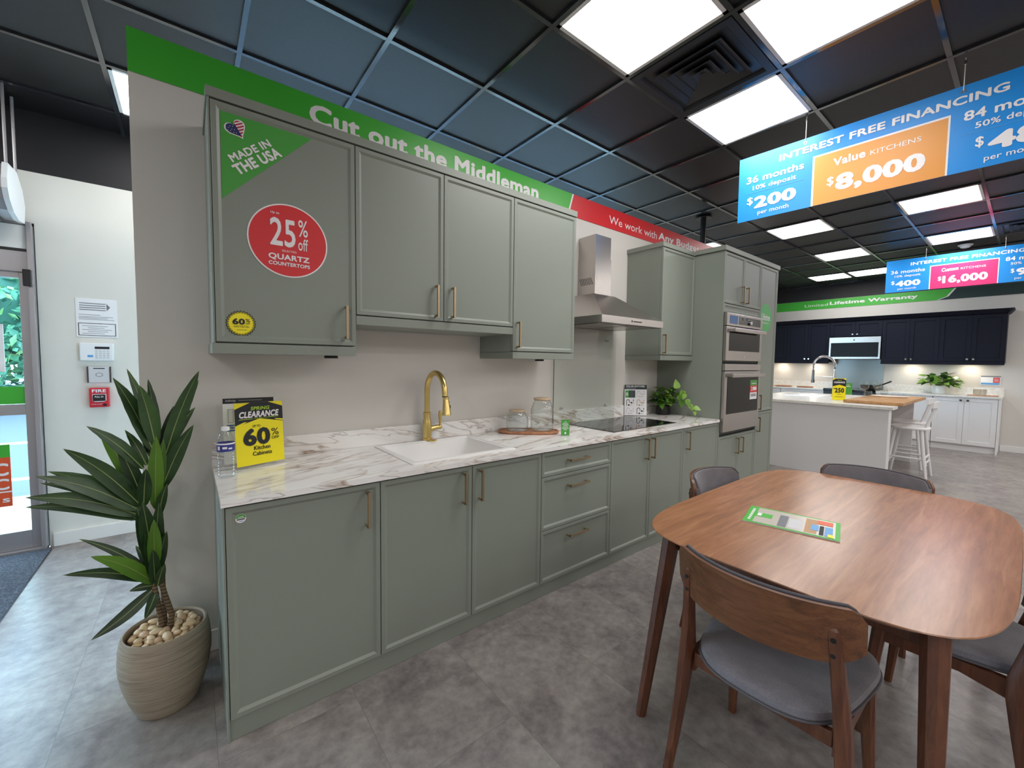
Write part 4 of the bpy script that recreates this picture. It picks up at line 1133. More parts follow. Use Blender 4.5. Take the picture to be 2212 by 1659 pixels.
# ================================================================ PLANTER
def planter():
    cx, cy = -.185, -.262
    t = thing('potted_dracaena', 'tall leafy dracaena in a ribbed beige stone pot left of the sage cabinets', 'potted plant', (cx, cy, 0))
    prof = [(.088, 0), (.096, .004), (.118, .06), (.137, .13), (.146, .19), (.147, .23), (.143, .28), (.137, .312), (.133, .32), (.127, .321), (.123, .315), (.126, .30), (.126, .277), (.01, .277)]
    fine = []
    for i in range(len(prof)-1):
        (r0, z0), (r1, z1) = prof[i], prof[i+1]; n = 10 if i in range(1, 7) else 1
        for k in range(n):
            q = k/n; fine.append((r0+(r1-r0)*q+(.0009 if (i in range(1, 7) and k % 2) else 0), z0+(z1-z0)*q))
    fine.append(prof[-1])
    make('pot', MB().lathe(fine, cx, cy, 56), potm, t)
    make('cane', MB().tube([(-.178, -.262, .262), (-.165, -.262, .36), (-.185, -.258, .45), (-.2, -.252, .53), (-.196, -.25, .70), (-.19, -.25, .86)], [.0105, .0105, .0095, .009, .0085, .007], 12), canem, t)
    make('cane', MB().tube([(-.196, -.27, .262), (-.198, -.272, .36), (-.21, -.27, .46), (-.222, -.268, .56), (-.238, -.262, .72), (-.242, -.255, .82)], [.0105, .0095, .009, .0085, .0075, .006], 12), canem, t)
    make('cane', MB().tube([(-.185, -.25, .262), (-.19, -.24, .4), (-.19, -.232, .7), (-.186, -.23, .98)], [.009, .0085, .008, .006], 12), canem, t)
    # each leaf: tip x,z  base x,z  tip depth  base depth  width  tone
    crowns = {'upper_leaf_crown': ([[-.053,1.352,-.178,.975,-.27,-.235,.052,.35],[-.054,1.311,-.165,1.03,-.2,-.23,.04,.2],[-.274,1.359,-.203,1.08,-.22,-.235,.03,.5],[-.303,1.328,-.204,1.03,-.32,-.24,.052,.3],
        [-.217,1.317,-.19,1.06,-.17,-.225,.03,.05],[-.233,1.30,-.198,1.06,-.33,-.24,.056,.45],[-.069,1.201,-.165,1.03,-.26,-.23,.034,.25],[-.076,1.135,-.185,.87,-.3,-.235,.05,.2],
        [-.189,1.108,-.205,.80,-.35,-.24,.046,.85],[-.169,1.093,-.198,.84,-.33,-.24,.036,.6],[-.164,.91,-.198,.765,-.3,-.238,.028,.25],[-.14,1.2,-.18,.95,-.15,-.225,.05,.1],[-.25,1.2,-.195,.98,-.2,-.225,.05,.15]]),
      'side_leaf_crown': ([[-.378,1.157,-.235,.97,-.31,-.255,.042,.3],[-.285,1.123,-.225,.98,-.23,-.25,.03,.35],[-.36,1.125,-.262,.90,-.2,-.255,.042,1.0],[-.433,1.086,-.245,.825,-.33,-.258,.056,.25],
        [-.32,1.078,-.262,.90,-.19,-.25,.034,.9],[-.302,1.067,-.243,.86,-.28,-.255,.044,.02],[-.496,1.004,-.25,.81,-.35,-.262,.056,.3],[-.48,1.003,-.25,.82,-.28,-.26,.05,.4],
        [-.519,.94,-.25,.79,-.36,-.262,.056,.25],[-.529,.898,-.25,.775,-.32,-.262,.044,.3],[-.508,.957,-.25,.81,-.24,-.258,.036,.2],[-.22,.99,-.238,.82,-.36,-.262,.04,.15],[-.3,.96,-.245,.8,-.15,-.25,.04,.2]]),
      'lower_leaf_crown': ([[-.204,.791,-.212,.56,-.35,-.268,.04,.95],[-.236,.86,-.218,.6,-.33,-.268,.05,.1],[-.19,.84,-.21,.6,-.31,-.262,.042,.2],[-.225,.8,-.216,.52,-.3,-.27,.044,.3],[-.17,.72,-.206,.54,-.3,-.262,.034,.15],[-.21,.68,-.212,.5,-.36,-.27,.036,.35],[-.3,.62,-.22,.51,-.3,-.268,.034,.2],[-.256,.827,-.222,.58,-.28,-.268,.042,.12],[-.418,.736,-.215,.54,-.25,-.265,.026,.1],[-.375,.70,-.212,.51,-.36,-.27,.05,.95],
        [-.447,.647,-.222,.525,-.34,-.27,.036,.12],[-.433,.612,-.222,.53,-.25,-.268,.022,.08],[-.269,.66,-.214,.53,-.22,-.265,.026,.1],[-.177,.606,-.205,.495,-.34,-.27,.026,.2],
        [-.191,.781,-.21,.51,-.21,-.262,.04,.12],[-.387,.387,-.216,.49,-.34,-.27,.04,.05],[-.286,.511,-.216,.50,-.29,-.268,.026,.05],[-.242,.403,-.208,.48,-.33,-.27,.03,.04]])}
    rnd = random.Random(4)
    for cname, leaves in crowns.items():
        vs, fs, tone = [], [], []; vv, vf = [], []
        for tx, tz, bx, bz, ty, by, wd, tv in leaves:
            T = Vector((tx, ty, tz)); B = Vector((bx, by, bz)); d = T-B; L = d.length
            n = 14; side = d.cross(Vector((.25, -1, .45))).normalized(); nr = side.cross(d).normalized()
            if nr.y > 0: nr = -nr; side = -side
            bend = L*.07 * (1 if tz > bz else -.8); tw = rnd.uniform(-.35, .35)
            b = len(vs); c0 = len(vv)
            for i in range(n+1):
                k = i/n
                wv = wd*.5*(math.sin(PI*min(1, k**.75))**.8)*(1 if k < 1 else 0) + .0035*(1-k)
                c = B + d*k + Vector((0, 0, 1))*bend*math.sin(PI*k)
                a = tw*k; sd = side*math.cos(a)+nr*math.sin(a); nn = nr*math.cos(a)-side*math.sin(a)
                rip = .0012*math.sin(i*2.1+tx*40)
                vs += [tuple(c-sd*wv+nn*(.22*wv+rip)), tuple(c), tuple(c+sd*wv+nn*(.22*wv-rip))]
                vw = .0018*(1-k*.8)
                vv += [tuple(c-sd*vw+nn*.0008), tuple(c+sd*vw+nn*.0008)]
            for i in range(n):
                q = b+i*3; fs += [(q, q+1, q+4, q+3), (q+1, q+2, q+5, q+4)]; tone += [tv, min(1, tv*1.15+.05)]
                q = c0+i*2; vf.append((q, q+1, q+3, q+2))
        o = leaf_object(cname, vs, fs, tone, leafm, t)
        make('leaf_midribs', MB().add(vv, vf), veinm, o)
    # loose pebbles
    rnd = random.Random(11)
    src = []
    for k in range(5):
        a, b_, c = [(.02, .015, .01), (.017, .014, .0095), (.024, .015, .011), (.014, .012, .009), (.0195, .0115, .009)][k]
        src.append((MB().sphere((0, 0, 0), 1, (a, b_, c), 14, 9), max(a, b_), c))
    placed = []; tries = 0
    meshes = []
    for k in range(5):
        me_o = make('pebble', src[k][0], pebblem); meshes.append(me_o)
    used = [False]*5
    for layer, (zz, cnt) in enumerate(((.288, 56), (.301, 52), (.3145, 42))):
        here = []
        tries = 0
        while len(here) < cnt and tries < 5000:
            tries += 1
            k = rnd.randrange(5); rmax = (.124-layer*.008)-src[k][1]
            r = rmax*math.sqrt(rnd.random()); a = rnd.uniform(0, 2*PI)
            x, y = cx+r*math.cos(a), cy+r*math.sin(a)
            if math.hypot(x+.172, y+.262) < .018 or math.hypot(x+.197, y+.271) < .018 or math.hypot(x+.187, y+.246) < .016: continue
            if any(math.hypot(x-p, y-q) < (src[k][1]+s_)*.74 for p, q, s_ in here): continue
            here.append((x, y, src[k][1]))
            o = meshes[k] if not used[k] else meshes[k].copy()
            if used[k]: COL.objects.link(o)
            used[k] = True
            o.location = (x, y, zz+rnd.uniform(-.002, .003)+ (.006*(1-r/.12) if layer == 2 else 0))
            o.rotation_euler = (rnd.uniform(-.3, .3), rnd.uniform(-.3, .3), rnd.uniform(0, PI))
            tag(o, 'smooth cream pebble lying among the others in the beige plant pot', 'pebble', 'pebbles in the plant pot')
planter()

# ================================================================ DINING SET
TX, TY = 2.12, -1.882
def dining_table():
    t = thing('dining_table', 'walnut dining table with bowed edges and rounded corners', 'table', (TX, TY, 0))
    def out(a, b, n=56, e=5.0):
        r = []
        for k in range(n):
            q = 2*PI*k/n; c, s_ = math.cos(q), math.sin(q)
            r.append((abs(c)**(2/e)*math.copysign(a, c), abs(s_)**(2/e)*math.copysign(b, s_)))
        return r
    N = 120
    lo = []
    for da, z in ((-.03, .722), (-.004, .738), (0, .742), (-.0015, .745)):
        lo.append([(TX+x, TY+y, z) for x, y in out(.822+da, .511+da, N)])
    make('tabletop', MB().ring(lo, True, True), walnut, t)
    ap = MB()
    for x0, x1, y0, y1 in ((-.64, .64, -.375, -.355), (-.64, .64, .355, .375), (-.66, -.64, -.375, .375), (.64, .66, -.375, .375)):
        ap.box(TX+x0, TX+x1, TY+y0, TY+y1, .645, .722, .003)
    make('apron', ap, walnut_leg, t)
    for sx in (-1, 1):
        for sy in (-1, 1):
            tp = (TX+sx*.675, TY+sy*.375); bt = (TX+sx*.815, TY+sy*.405)
            def sq(c, w_, d_, z): 
                r = .35; return [(c[0]+a*w_, c[1]+b*d_, z) for a, b in ((-1, -r), (-r, -1), (r, -1), (1, -r), (1, r), (r, 1), (-r, 1), (-1, r))]
            lo = [sq((tp[0]+(bt[0]-tp[0])*k, tp[1]+(bt[1]-tp[1])*k), .042-.022*k, .03-.0115*k, .722*(1-k)+.0005) for k in (0, .3, .6, 1)]
            make('leg', MB().ring(lo), walnut_leg, t)
dining_table()
def chair_build(label):
    """dining chair at the origin, facing +y"""
    t = thing('dining_chair', label, 'chair', (0, 0, 0), 'chairs around the dining table')
    # seat: soft-cornered trapezoid
    def seat(d, z):
        r = []
        for k in range(64):
            q = 2*PI*k/64; c, s_ = math.cos(q), math.sin(q); e = 3.4
            x = abs(c)**(2/e)*math.copysign(1, c); y = abs(s_)**(2/e)*math.copysign(1, s_)
            wx = .222+.026*y
            r.append((x*(wx-d), .022+y*(.25-d)-.018*(1-y)*.5*(1-x*x), z))
        return r
    sm = [seat(.03, .428), seat(.006, .434), seat(0, .446), seat(.004, .462), seat(.02, .470), seat(.06, .470), seat(.14, .464)]
    make('seat', MB().ring(sm), fabric, t)
    make('piping', MB().tube(seat(-.001, .438)+[seat(-.001, .438)[0]], .004, 6, False), piping, t)
    # rear legs: splayed foot, widest at the seat, post leaning back
    for sx in (-1, 1):
        pts = [(-.245, -.232, 0, .0125, .017), (-.236, -.212, .12, .0145, .021), (-.226, -.195, .26, .0165, .027), (-.217, -.186, .38, .018, .036), (-.213, -.186, .44, .018, .036), (-.207, -.196, .52, .0165, .027), (-.200, -.213, .62, .015, .021), (-.194, -.230, .70, .0145, .017), (-.191, -.237, .735, .0125, .0115), (-.191, -.238, .742, .006, .006)]
        lo = []
        for x, y, z, a, b in pts:
            lo.append([(-sx*x + a*c, y + b*s_, z) for c, s_ in ((-1, -.55), (-.6, -1), (.6, -1), (1, -.55), (1, .55), (.6, 1), (-.6, 1), (-1, .55))])
        make('rear_leg', MB().ring(lo), walnut_leg, t)
        lo = []
        for x, y, z, a in ((-.196, .155, .425, .021), (-.205, .175, .2, .017), (-.214, .192, 0, .0125)):
            lo.append([(-sx*x + a*c, y + a*s_, z) for c, s_ in ((-1, -.5), (-.5, -1), (.5, -1), (1, -.5), (1, .5), (.5, 1), (-.5, 1), (-1, .5))])
        make('front_leg', MB().ring(lo), walnut_leg, t)
        x = sx*.2
        make('side_rail', MB().prism([(-.18, .36), (-.17, .428), (.15, .428), (.15, .385), (-.05, .39)], x-.011, x+.011, 'x'), walnut_leg, t)
    make('front_rail', MB().box(-.19, .19, .135, .158, .385, .428, .003), walnut_leg, t)
    make('back_rail', MB().box(-.19, .19, -.185, -.165, .385, .428, .003), walnut_leg, t)
    # curved back shell
    hw, dep = .25, .108
    def shell(y_off, shrink, zs):
        """grid of the curved shell offset along its normal"""
        R = (hw*hw+dep*dep)/(2*dep); rows = []
        for j in range(9):
            v = j/8; row = []
            for i in range(33):
                s_ = -1+2*i/32
                top = .803-.008*s_*s_ - (.032*max(0, abs(s_)-.86)/.14*max(0, abs(s_)-.86)/.14)
                bot = .638+.012*s_*s_ + .03*(max(0, abs(s_)-.7)/.3)**2
                top -= shrink; bot += shrink
                z = bot+(top-bot)*v
                a = math.asin(hw/R)*s_*(1-shrink*1.6)
                rr = R+y_off
                yb = -.300-(z-.72)*.13
                row.append((rr*math.sin(a), yb+R-rr*math.cos(a), z))
            rows.append(row)
        return rows
    def sheet(y0, y1, shrink):
        A, B = shell(y0, shrink, 0), shell(y1, shrink, 0); nv, nu = 9, 33
        vs = [p for r in A for p in r]+[p for r in B for p in r]; o = nv*nu; fs = []
        for j in range(nv-1):
            for i in range(nu-1):
                q = j*nu+i; fs += [(q, q+1, q+nu+1, q+nu), (q+o, q+nu+o, q+nu+1+o, q+1+o)]
        for i in range(nu-1):
            fs += [(i, i+o, i+1+o, i+1)]; q = (nv-1)*nu+i; fs += [(q, q+1, q+1+o, q+o)]
        for j in range(nv-1):
            q = j*nu; fs += [(q, q+nu, q+nu+o, q+o)]; q = j*nu+nu-1; fs += [(q, q+o, q+nu+o, q+nu)]
        return MB().add(vs, fs, True)
    make('back_shell', sheet(0, -.011, 0), walnut_back, t, sharp=50)
    make('back_pad', sheet(-.0115, -.033, .004), fabric, t, sharp=50)
    rr = shell(-.022, -.001, 0); edge = rr[-1]
    make('back_piping', MB().tube([tuple(p) for p in edge], .0042, 6), piping, t)
    for sx in (-1, 1):
        for z in (.668, .712):
            y = -.228-(z-.66)*.18
            make('bolt', MB().ring([[(sx*.194+r*math.cos(2*PI*k/14), y-e, z+r*math.sin(2*PI*k/14)) for k in range(14)] for r, e in ((.006, -.004), (.006, .0135), (.004, .0135))]), blackm, t)
    return t
c0 = chair_build('walnut dining chair nearest the camera, its curved wooden back turned to view')
def place(c, x, y, a, label=None):
    c.location = (x, y, 0); c.rotation_euler = (0, 0, a)
    if label: c['label'] = label
c1, c2, c3 = dup(c0), dup(c0), dup(c0)
place(c0, 1.42, -1.91, -PI/2)
place(c1, 2.20, -1.525, PI, 'walnut dining chair with grey padded back between the table and sage cabinets')
place(c2, 2.785, -1.845, PI/2, 'walnut dining chair at the far end of the table before the white island')
place(c3, 2.12, -2.235, -.03, 'dark walnut dining chair cut off by the right edge of the picture')

def brochure():
    z = .7455
    # long side runs towards the near edge of the table
    u = (Vector((1.803, -1.969, 0))-Vector((1.732, -1.654, 0))).normalized(); v = Vector((-u.y, u.x, 0))
    o = Vector((1.732, -1.654, z)); L, Wd = .323, .226
    t = thing('brochure', 'green-edged kitchen brochure lying on the walnut table', 'brochure', tuple(o))
    fr = FR(o, u, v)
    def B(name, a, b, c, d, e, m, th=.0004): return rect(name, a, b, c, d, fr, m, t, e=e, t=th)
    B('pages', .001, .001, L-.001, Wd-.001, .0035, paper, .0035)
    B('cover', 0, 0, L, Wd, .0045, green, .001)
    B('cover_photo', .035, .012, L-.015, Wd-.012, .005, mat('brochure_photo', S(196, 186, 176), .25))
    B('photo_panel', .035, .09, .095, .145, .0055, green); B('logo_block', .04, .1, .055, .14, .006, white_vinyl)
    B('photo_island', .12, .02, .15, .17, .0055, graphite); B('photo_floor', .155, .03, .2, .15, .0055, pale_grey); B('photo_shadow', .21, .02, .25, .2, .0055, tan)
    B('offer_red', .25, .15, .3, .2, .0062, orange_red); B('offer_blue', .23, .06, .255, .13, .0062, skyblue); B('offer_blue', .275, .02, .3, .13, .0062, skyblue)
    B('offer_black', .258, .02, .272, .13, .0062, inkdark); B('offer_yellow', .285, .012, .303, .045, .0064, yellow)
    for k in range(7): B('cover_print', .014, .03+k*.024, .024, .046+k*.024, .005, white_vinyl)
brochure()

# ================================================================ FAR KITCHEN
XF, XB = 10.23, 10.0      # fronts of the navy wall cabinets and of the white base cabinets
def door_x(mb, y0, y1, z0, z1, xf, rail=.06):
    """shaker front facing -x"""
    A = [(y0, z0), (y1, z0), (y1, z1), (y0, z1)]
    def ins(d): return [(y0+d, z0+d), (y1-d, z0+d), (y1-d, z1-d), (y0+d, z1-d)]
    return mb.ring([[(xf+.02, y, z) for y, z in A], [(xf, y, z) for y, z in A], [(xf, y, z) for y, z in ins(rail)], [(xf+.008, y, z) for y, z in ins(rail+.004)]], True, True, smooth=False)
def knob(x, y, z, parent, m=None):
    loops = []
    for r, e in ((.006, 0), (.006, .012), (.015, .016), (.017, .024), (.012, .03)):
        loops.append([(x-e, y+r*math.cos(2*PI*k/16), z+r*math.sin(2*PI*k/16)) for k in range(16)])
    return make('knob', MB().ring(loops), m or chrome, parent)
NC = [(.98, 1.74, 1.44, 'navy wall cabinet at the far left, half hidden by the oven tower'), (.22, .98, 1.44, 'navy two-door wall cabinet left of the far microwave'), (-.585, .22, 1.975, 'short navy wall cabinet above the far microwave'),
      (-1.345, -.585, 1.44, 'navy two-door wall cabinet right of the far microwave'), (-2.095, -1.345, 1.44, 'navy two-door wall cabinet at the right end of the far run')]
for y0, y1, zb, lb in NC:
    t = thing('wall_cabinet', lb, 'cabinet', (XF, (y0+y1)/2, zb), 'navy wall cabinets')
    make('carcass', MB().box(XF+.022, 10.598, y0+.001, y1-.001, zb+.03, 2.275), navy, t)
    if zb < 1.6: make('light_rail', MB().box(XF+.004, XF+.022, y0, y1, zb, zb+.055), navy, t)
    ym = (y0+y1)/2; z0 = zb+.06 if zb < 1.6 else zb+.01
    for a, b, ky in ((y0+.002, ym-.0015, ym-.035), (ym+.0015, y1-.002, ym+.035)):
        d = make('door', door_x(MB(), a, b, z0, 2.27, XF, .055), navy, t)
        knob(XF, ky, z0+.035, d)
cr = thing('crown_molding', 'dark flared crown molding along the top of the navy cabinets', 'molding', (10.2, 0, 2.28))
make('molding_run', MB().ring([[(x, yy, z) for x, z in ((10.597, 2.277), (10.23, 2.277), (10.215, 2.285), (10.172, 2.342), (10.168, 2.352), (10.597, 2.352))] for q, yy in ((0, 1.74), (0, -2.1))], True, True, smooth=False), navy, cr)
make('molding_return', MB().ring([[(x, y, z) for y, z in ((-2.1, 2.277), (-2.115, 2.285), (-2.155, 2.342), (-2.16, 2.352), (-2.1, 2.352))] for x in (10.168, 10.597)], True, True, smooth=False), navy, cr)
# far microwave
def micro():
    y0, y1, z0, z1, x = -.58, .215, 1.535, 1.965, 10.19
    t = thing('microwave_hood', 'steel over-range microwave between the navy wall cabinets', 'microwave', (10.3, -.18, 1.54))
    make('body', MB().box(x+.02, 10.598, y0+.01, y1-.01, z0+.005, z1), steel_dark, t)
    make('front', MB().box(x, x+.02, y0, y1, z0, z1, .003), steel, t)
    make('window', MB().box(x-.004, x, y0+.03, y1-.03, z0+.04, z1-.11), mat('dark_oven_window', S(10, 10, 12), .35, 0, Specular_IOR_Level=.2), t)
    f = FR((x, y1, z0), (0, -1, 0), (0, 0, 1))
    poly('emblem', ell(.3975, .372, .017, .014, 24), f, graphite, t)
    make('vent_grille', MB().box(x+.05, 10.5, y0+.05, y1-.05, z0-.004, z0+.005), blackm, t)
micro()
for y in (1.15, .51, -.985, -1.71):
    t = thing('under_cabinet_light', 'small round light shining under the navy cabinets ' + {1.15: 'beside the oven tower', .51: 'behind the far arched faucet', -.985: 'right of the far glass panel', -1.71: 'over the far clear bowl'}[y], 'light', (10.42, y, 1.47))
    make('housing', MB().lathe([(.036, 0), (.036, -.012), (.03, -.012)], 10.44, y, 20, 1.4695), steel, t)
    make('lens', MB().lathe([(.029, -.0125), (.002, -.0126)], 10.44, y, 20, 1.4695), spot_glow, t)
# far banners
fr = FR((10.596, 0, 0), (0, -1, 0), (0, 0, 1))
b1_ = thing('wall_banner', 'green banner lettered Limited Lifetime Warranty on the far wall', 'banner', (10.59, 0, 2.7))
poly('banner_board', [(-2.2, 2.607), (1.24, 2.607), (1.36, 2.66), (1.45, 2.797), (-2.2, 2.797)], fr, green, b1_, e=.003, t=.0025)
poly('end_stripe', [(1.24, 2.607), (1.262, 2.607), (1.385, 2.66), (1.475, 2.797), (1.45, 2.797), (1.36, 2.66)], fr, white_vinyl, b1_, e=.003, t=.0025)
b2_ = thing('wall_banner', 'plain dark green banner continuing right of the far lettered banner', 'banner', (10.59, -3, 2.7))
poly('banner_board', [(1.263, 2.607), (5.5, 2.607), (5.5, 2.797), (1.476, 2.797), (1.386, 2.66)], fr, green_dark, b2_, e=.003, t=.0025)
text([('Limited', -.79, 2.668, -.375, 2.722, .0), ('Lifetime Warranty', -.345, 2.655, .99, 2.745, .045)], fr, white_vinyl, b1_, e=.0045)

# far base cabinets, counter
def far_base(y0, y1, label, drawers=False, doors=2):
    t = thing('base_cabinet', label, 'cabinet', (10.3, (y0+y1)/2, 0), 'white far base cabinets')
    make('carcass', MB().box(XB+.024, 10.583, y0+.001, y1-.001, .115, .895), white_paint, t)
    make('kick_board', MB().box(XB+.05, XB+.07, y0, y1, .001, .114), white_paint, t)
    if drawers:
        for a, b in ((.118, .40), (.403, .685), (.688, .892)):
            d = make('drawer', door_x(MB(), y0+.002, y1-.002, a, b, XB, .05), white_paint, t); knob(XB, (y0+y1)/2, (a+b)/2+.03, d, steel_dark)
    else:
        ym = (y0+y1)/2
        prs = ((y0+.002, ym-.0015, ym-.04), (ym+.0015, y1-.002, ym+.04)) if doors == 2 else ((y0+.002, y1-.002, y1-.05),)
        for a, b, ky in prs:
            d = make('door', door_x(MB(), a, b, .118, .892, XB, .06), white_paint, t); knob(XB, ky, .85, d, steel_dark)
    return t
far_base(.99, 1.75, 'white far drawer cabinet at the left beside the oven tower', True)
far_base(.22, .985, 'white far drawer cabinet behind the yellow $250 sign', True)
far_base(-1.335, -.59, 'white far two-door cabinet partly behind the bar stools')
e_ = far_base(-2.07, -1.34, 'white far two-door cabinet at the right end of the wall')
make('end_panel', MB().box(XB-.005, 10.583, -2.092, -2.072, .001, .895), white_paint, e_)
for y0, y1, lb in ((.222, 1.75, 'left'), (-2.105, -.588, 'right')):
    tag(make('worktop', MB().box(XB-.025, 10.586, y0, y1, .897, .928, .002), quartz), 'pale quartz worktop %s of the black range on the far wall' % lb, 'worktop')
    tag(make('upstand', MB().box(10.586, 10.599, y0, y1, .897, 1.055), quartz), 'low pale upstand on the far wall %s of the black range' % lb, 'upstand')
def far_range():
    t = thing('kitchen_range', 'black far cooking range mostly hidden behind the white island', 'range', (10.3, -.18, 0))
    make('body', MB().box(XB+.0, 10.58, -.585, .218, .05, .90), blackm, t)
    make('hob_top', MB().box(XB-.03, 10.58, -.585, .218, .902, .945, .006), black_gloss, t)
    make('oven_door', MB().box(XB-.03, XB, -.575, .208, .14, .80), black_gloss, t)
    make('oven_handle', MB().tube([(XB-.07, -.5, .83), (XB-.07, .13, .83)], .012, 10).box(XB-.07, XB, -.47, -.45, .825, .835).box(XB-.07, XB, .08, .1, .825, .835), steel, t)
    for k in range(4): make('range_foot', MB().box(XB+.03+.45*(k // 2), XB+.07+.45*(k // 2), -.55+.68*(k % 2), -.51+.68*(k % 2), .001, .05), blackm, t)
far_range()
tag(make('glass_splashback', MB().box(10.588, 10.594, -.58, .215, .95, 1.53), mat('grey_green_glass', S(150, 160, 158), .12)), 'grey glass splashback panel behind the far range below the microwave', 'splashback')
pn = thing('saucepan', 'black pan with raised handle standing on the far range', 'pan', (10.22, -.45, .947))
make('pan_body', MB().lathe([(.10, 0), (.115, .01), (.125, .085), (.127, .088), (.121, .088), (.11, .012), (.001, .01)], 10.2, -.43, 32, .947), blackm, pn)
make('pan_handle', MB().tube([(10.19, -.55, 1.02), (10.17, -.66, 1.06), (10.15, -.77, 1.12)], [.012, .013, .014], 10), blackm, pn)
def tray_far(y, r, label):
    t = thing('serving_board', label, 'board', (10.28, y, .929))
    make('board', MB().lathe([(r*.9, 0), (r, .01), (r, .02), (r*.94, .02), (r*.9, .012), (.001, .012)], 10.28, y, 32, .9285), acacia, t)
tray_far(1.02, .16, 'round wooden board left on the far counter below the navy cabinets')
tray_far(.62, .15, 'round wooden board behind the arched spring faucet on the far counter')
nb = thing('napkin', 'orange folded napkin lying on the left far counter', 'napkin', (10.3, 1.30, .93))
make('cloth', MB().ring([[(10.3+r*(1+.25*math.sin(3*a))*math.cos(a), 1.33+r*1.3*(1+.2*math.cos(5*a))*math.sin(a), z) for a in [2*PI*k/30 for k in range(30)]] for r, z in ((.09, .9285), (.09, .935), (.07, .945), (.03, .96))]), orange, nb)
fp = thing('leafy_plant', 'bushy green plant in a white pot on the far right counter', 'plant', (10.3, -1.375, .9285))
bushy_plant(fp, 10.3, -1.375, .9285, .085, .14, white_gloss, .26, 120, .16, 9, xmax=10.55, leaf=(.09, .14))
rb = thing('cutting_board', 'thin wooden board under the clear bowl on the far counter', 'board', (10.25, -1.9, .929))
make('board', MB().box(10.14, 10.36, -2.06, -1.72, .9285, .94, .004), acacia, rb)
bw = thing('clear_bowl', 'clear straight-sided bowl on a wooden board at the far counter end', 'bowl', (10.25, -1.855, .941))
make('bowl_body', MB().lathe([(.06, 0), (.075, .004), (.08, .095), (.076, .095), (.071, .008), (.001, .006)], 10.25, -1.855, 32, .941), glass('smoky_clear_glass', (.86, .84, .8, 1), 1.5), bw)
def price_sign():
    f = FR((10.594, -1.838, 1.1), (0, -1, 0), (0, 0, 1))
    t = thing('wall_price_sign', 'small white price sign with red corner on the far wall', 'sign', (10.59, -1.95, 1.1))
    rect('sign_sheet', 0, 0, .22, .155, f, paper, t, e=.004, t=.004)
    rect('grey_header', 0, .137, .22, .158, f, graphite, t, e=.005); rect('red_block', .138, .045, .21, .13, f, red, t, e=.005); rect('blue_strip', .005, .01, .212, .04, f, skyblue, t, e=.005)
    for k in range(3): rect('printed_line', .148, .065+k*.02, .2, .071+k*.02, f, white_vinyl, t, e=.0058)
price_sign()

# ================================================================ ISLAND
IX = 6.30
isl = thing('kitchen_island', 'pale grey and white kitchen island with an open seating side', 'island', (7.2, -.6, 0))
make('back_panel', MB().box(IX, IX+.02, -1.37, .3, .001, .893), island_paint, isl)
make('cabinet_body', MB().box(IX+.021, 8.25, -.86, .3, .09, .70), island_paint, isl)
make('end_post', MB().box(IX+.021, IX+.17, -1.368, -.861, .001, .892, .002), white_paint, isl)
make('kick_board', MB().box(IX+.03, 8.2, -.84, .3, .001, .089), island_paint, isl)
make('far_support', MB().box(8.17, 8.20, -1.34, -.905, .001, .926), white_paint, isl)
make('post_knob', MB().sphere((IX+.2, -1.32, .845), .017).tube([(IX+.171, -1.32, .845), (IX+.195, -1.32, .845)], .006, 8), chrome, isl)
iw = MB()
iw.box(IX-.03, IX+.24, -1.41, .3, .895, .928, .002); iw.box(IX+.24, 7.35, -.9, .3, .895, .928); iw.box(7.85, 8.28, -.9, .3, .895, .928)
iw.box(7.35, 7.85, -.9, -.44, .895, .928); iw.box(7.35, 7.85, .02, .3, .895, .928)
tag(make('island_worktop', iw, quartz), 'white quartz worktop on the pale kitchen island', 'worktop')
def isink():
    t = thing('island_sink', 'white inset sink in the island worktop', 'sink', (7.6, -.2, .93))
    def R(d, z): return [(7.35+d, -.44+d, z), (7.85-d, -.44+d, z), (7.85-d, .02-d, z), (7.35+d, .02-d, z)]
    make('bowl', MB().ring([R(-.02, .9285), R(-.02, .936), R(.02, .936), R(.04, .93), R(.06, .894)], False, True, smooth=False), white_gloss, t)
isink()
tag(make('breakfast_bar', MB().box(IX+.25, 8.2, -1.455, -.885, .929, .966, .004), oakbar), 'thick oak breakfast bar slab on the seating side of the island', 'breakfast bar')
def spring_faucet():
    x, y, z = 7.6, -.525, .929
    t = thing('spring_faucet', 'tall chrome spring-neck faucet on the island behind the yellow sign', 'faucet', (x, y, z))
    make('post', MB().lathe([(.03, 0), (.03, .02), (.02, .025), (.018, .42)], x, y, 20, z), chrome, t)
    R = .135; p = [Vector((x, y, 1.3))]
    for k in range(25):
        a = PI*k/24; p.append(Vector((x, y+R-R*math.cos(a), 1.405+R*math.sin(a))))
    p.append(Vector((x, y+2*R, 1.33)))
    make('hose', MB().tube([tuple(q) for q in p], .008, 10), steel_dark, t)
    # coil wound round the hose
    dense = []
    for i in range(len(p)-1):
        for k in range(24): dense.append(p[i].lerp(p[i+1], k/24))
    pts = []; turns = 46; n = len(dense)
    for i, q in enumerate(dense):
        tng = (dense[min(i+1, n-1)]-dense[max(i-1, 0)]).normalized(); e1 = Vector((1, 0, 0)); e2 = tng.cross(e1)
        a = 2*PI*turns*i/n; pts.append(tuple(q+e1*.016*math.cos(a)+e2*.016*math.sin(a)))
    make('spring_coil', MB().tube(pts, .0032, 6), chrome, t)
    make('spray_head', MB().lathe([(.014, .2), (.017, .19), (.017, .06), (.024, .03), (.024, 0)], x, y+2*R, 18, 1.13), steel_dark, t)
    make('holder_arm', MB().tube([(x, y, 1.225), (x, y+2*R, 1.23)], .007, 8), chrome, t)
spring_faucet()
